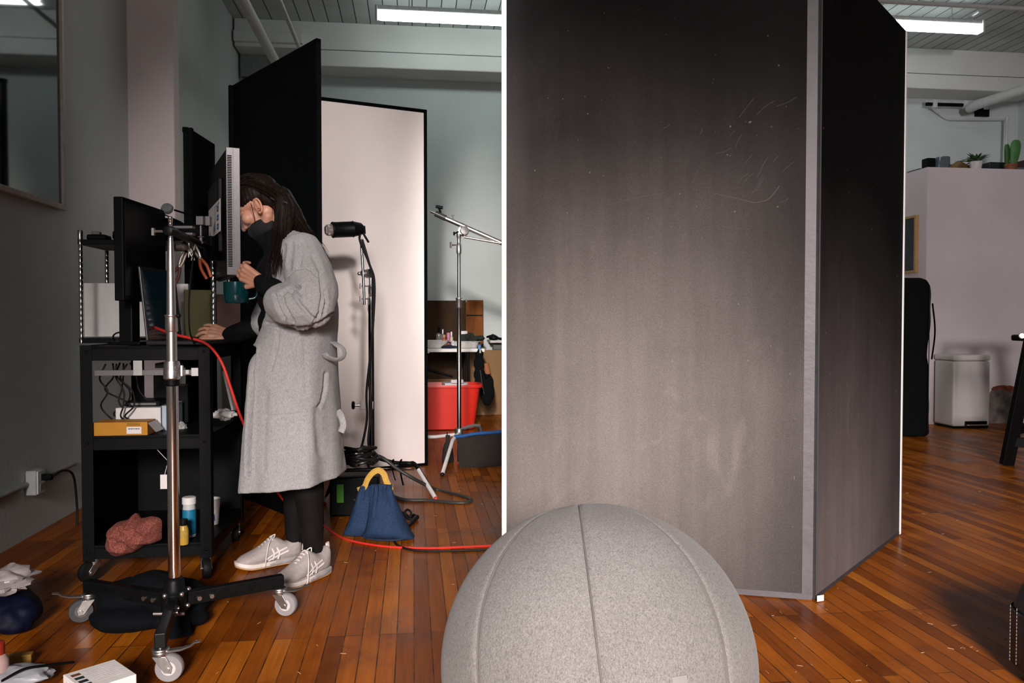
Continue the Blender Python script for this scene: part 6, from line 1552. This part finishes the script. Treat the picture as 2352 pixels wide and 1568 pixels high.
# trainers
M_SUEDE = mat('grey_suede', (.36, .315, .305, 1), .85, var=.1, scale=80, bump=.15)
M_SOLE = mat('white_sole', (.66, .60, .56, 1), .55); M_MIDS = mat('grey_midsole', (.30, .29, .30, 1), .6); M_PANEL = mat('white_panel', (.62, .57, .56, 1), .55)
M_GUM = mat('gum_rubber', (.40, .24, .12, 1), .6)
def shoe(heel, toe, side):
    heel, toe = V((heel[0], heel[1], 0)), V((toe[0], toe[1], 0)); d = (toe - heel); L_ = d.length; d.normalize(); s = V((-d.y, d.x, 0))
    def T(x, y, z): return heel + d * x * L_ + s * y + V((0, 0, z))
    prof = [  # x, half width, height of top, roof flatness
        (.00, .014, .100, .9), (.02, .026, .112, .9), (.08, .036, .108, .9), (.16, .040, .094, .95), (.26, .041, .094, .9), (.35, .041, .112, .8), (.43, .042, .122, .75), (.52, .044, .110, .8), (.62, .047, .090, .9), (.72, .050, .074, 1), (.82, .049, .064, 1), (.90, .041, .056, 1), (.96, .027, .046, 1), (1.0, .008, .032, 1)]
    rs = []; n = 28
    for x, w, h_, k in prof:
        row = []
        for j in range(n):
            a = 2 * pi * j / n; ca, sa = cos(a), sin(a); z0 = .020
            y = w * abs(ca) ** .7 * (1 if ca > 0 else -1) * (1 - .35 * max(0, sa) ** 2 * (1 if x > .1 else .3)); z = z0 + (h_ - z0) * (.5 + .5 * abs(sa) ** .8 * (1 if sa > 0 else -1))
            row.append(T(x, y, z))
        rs.append(row)
    up = MB().rings(rs).build('shoe', M_SUEDE, WOMAN)
    up['label'] = side
    def solering(z0, z1, g, m, nm):
        out = []
        outl = [(x, w + g) for x, w, h_, k in prof]; L1 = [(x if 0 < x < 1 else (-.012 if x == 0 else 1.012), w) for x, w in outl]
        loop = [T(x, w, 0) for x, w in L1] + [T(x, -w, 0) for x, w in reversed(L1)]
        lift = lambda q: .012 * max(0, ((q - heel).dot(d) / L_ - .78) / .22) ** 1.5
        MB().rings([[q + V((0, 0, z + lift(q))) for q in loop] for z in (z0, z1)]).build(nm, m, up, bevel=.003)
    solering(.002, .009, .004, M_GUM, 'outsole'); solering(.009, .026, .005, M_SOLE, 'midsole')
    for k in (-1, 1):
        MB().tube(spline([T(.08, k * .038, .022), T(.20, k * .0455, .020), T(.34, k * .0465, .018), T(.46, k * .048, .016), T(.54, k * .049, .012)]), [.009] * 8 + [.010] * 8 + [.009] * 8 + [.006] * 9, 8, flat=.45, up=tuple(s)).build('midsole_insert', M_MIDS, up)
    for k in (-1, 1):                         # panels on the sides and a heel counter
        mb = MB()
        wy = lambda x, z: k * (.0425 + .012 * max(0, x - .42) + .0022) * (1 - 5.5 * max(0, z - .060))
        for path in (((.60, .036), (.44, .058), (.26, .074)), ((.56, .031), (.40, .046), (.24, .060)), ((.50, .080), (.465, .056), (.49, .032)), ((.425, .082), (.385, .056), (.41, .032))):
            mb.tube(spline([T(x, wy(x, z), z) for x, z in path]), .0042, 8, flat=.45, up=tuple(s))
        mb.build('side_stripes', M_PANEL, up)
    MB().tube(spline([T(-.006, .0, .040), T(-.010, 0, .075), T(-.012, 0, .106), T(.0, 0, .122)]), .011, 10, flat=.5, up=tuple(s)).build('heel_tab', M_PANEL, up)
    mb = MB()
    for i in range(6):
        x = .46 + i * .045; h_ = .119 - i * .0094; wv = .021
        mb.tube(spline([T(x, -wv, h_ - .011), T(x + .008, 0, h_ + .003), T(x + .014, wv, h_ - .011)]), .0026, 6); mb.tube(spline([T(x + .014, -wv, h_ - .012), T(x + .006, 0, h_ + .004), T(x, wv, h_ - .010)]), .0026, 6)
    k = 1 if s.y < 0 else -1
    mb.tube(spline([T(.48, k * .020, .122), T(.56, k * .046, .095), T(.60, k * .055, .052), T(.63, k * .059, .016), T(.66, k * .062, .012)]), .0024, 6)
    mb.tube(spline([T(.47, k * .012, .126), T(.43, k * .024, .134), T(.46, k * .034, .122)]), .0024, 6)
    mb.build('laces', M_PANEL, up)
    return up
hl, tl = G(752, 1312), G(652, 1352); hr, tr = G(690, 1284), G(577, 1304)
shoe(hl, hl + (tl - hl).normalized() * .285, 'near shoe with its toe turned towards camera')
shoe(hr, hr + (tr - hr).normalized() * .28, 'far shoe pointing left')

# ------------------------------------------------------------------ teal mug in her near hand
q = P(543, 697, 3.195)
t = thing('mug', q, 'glossy teal mug held by the woman below the monitor', 'mug')
M_TEAL = mat('teal_glaze', (.002, .032, .038, 1), .12, var=.1, spec=.7)
MB().lathe([(.020, 0), (.040, .002), (.047, .012), (.049, .04), (.0495, .084), (.047, .086), (.0455, .083), (.044, .014), (.01, .008)], q, 36).build('cup', M_TEAL, t)
MB().tube(spline([q + V((.046, .012, .070)), q + V((.072, .018, .066)), q + V((.078, .02, .044)), q + V((.068, .018, .024)), q + V((.046, .012, .018))]), .0055, 10).build('handle', M_TEAL, t)
# ------------------------------------------------------------------ small black board behind the cart
a, b = P(430, 300, 3.86), P(492, 335, 4.235)
t = board('foam_board', (a.x, a.y), (b.x, b.y), 1.966, M_FB, M_FB, M_MATTE, 'narrow black board standing on edge between the pilaster and big monitor', 'board')

# ------------------------------------------------------------------ light
def area(name, loc, target, size, power, col, size_y=None, spread=pi):
    l = bpy.data.lights.new(name, 'AREA'); l.energy = power; l.color = col; l.size = size; l.spread = spread
    if size_y: l.shape = 'RECTANGLE'; l.size_y = size_y
    o = bpy.data.objects.new(name, l); COL.objects.link(o); o.location = V(loc)
    o.rotation_euler = (V(target) - V(loc)).to_track_quat('-Z', 'Y').to_euler(); return o
def spot(name, loc, target, power, angle, blend, radius, col):
    l = bpy.data.lights.new(name, 'SPOT'); l.energy = power; l.color = col; l.spot_size = angle; l.spot_blend = blend; l.shadow_soft_size = radius
    o = bpy.data.objects.new(name, l); COL.objects.link(o); o.location = V(loc)
    o.rotation_euler = (V(target) - V(loc)).to_track_quat('-Z', 'Y').to_euler(); return o
k_ = spot('key_lamp', KEY_LOC, KEY_AIM, KEY_P, radians(KEY_ANG), 1.0, KEY_R, KEY_COL); k_.scale = (KEY_WIDE, 1, 1)
area('front_fill', (0.5, -5.4, 2.2), (0.9, 6.0, 1.6), 2.6, FILL_P, (.84, .98, 1.0), 1.8)  # unseen broad cool fill added behind the camera
spot('back_fill', (-0.25, -0.3, 2.75), (-0.30, 7.6, 1.25), BACK_P, radians(29), 1.0, .16, (1.0, .92, .88)).scale = (.30, 1, 1)  # unseen narrow spot, added to brighten the tub, table and far wall
spot('board_fill', (0.46, 0.0, 2.80), (-1.25, 5.3, 1.70), BOARD_P, radians(31), 1.0, .16, (1.0, .90, .87))  # unseen spot added to lift the tall white board and pilaster
spot('partition_fill', (0.5, -5.4, 1.6), (4.6, 8.1, 1.8), SIDE_P, radians(25), 1.0, .30, (1.0, .90, .93))  # unseen spot added to brighten the partition front

w = bpy.data.worlds.new('room_dimness'); SC.world = w; w.use_nodes = True
bg = w.node_tree.nodes['Background']; bg.inputs['Color'].default_value = WORLD_COL; bg.inputs['Strength'].default_value = WORLD_S

# ------------------------------------------------------------------ camera
cam = bpy.data.cameras.new('camera'); cam.sensor_fit = 'HORIZONTAL'; cam.sensor_width = 36.0; cam.lens = FPX / 2352.0 * 36.0
cam.clip_start = 0.05; cam.clip_end = 60
co = bpy.data.objects.new('camera', cam); COL.objects.link(co); co.location = (0, 0, CAMZ); co.rotation_euler = (pi / 2 - PITCH, 0, 0)
SC.camera = co
vs = SC.view_settings; vs.view_transform = 'Standard'; vs.look = 'None'; vs.exposure = EXPOSURE; vs.gamma = 1.0; vs.use_curve_mapping = False
SC.cycles.use_denoising = True
SC.cycles.max_bounces = 8
SC.cycles.sample_clamp_indirect = 6.0
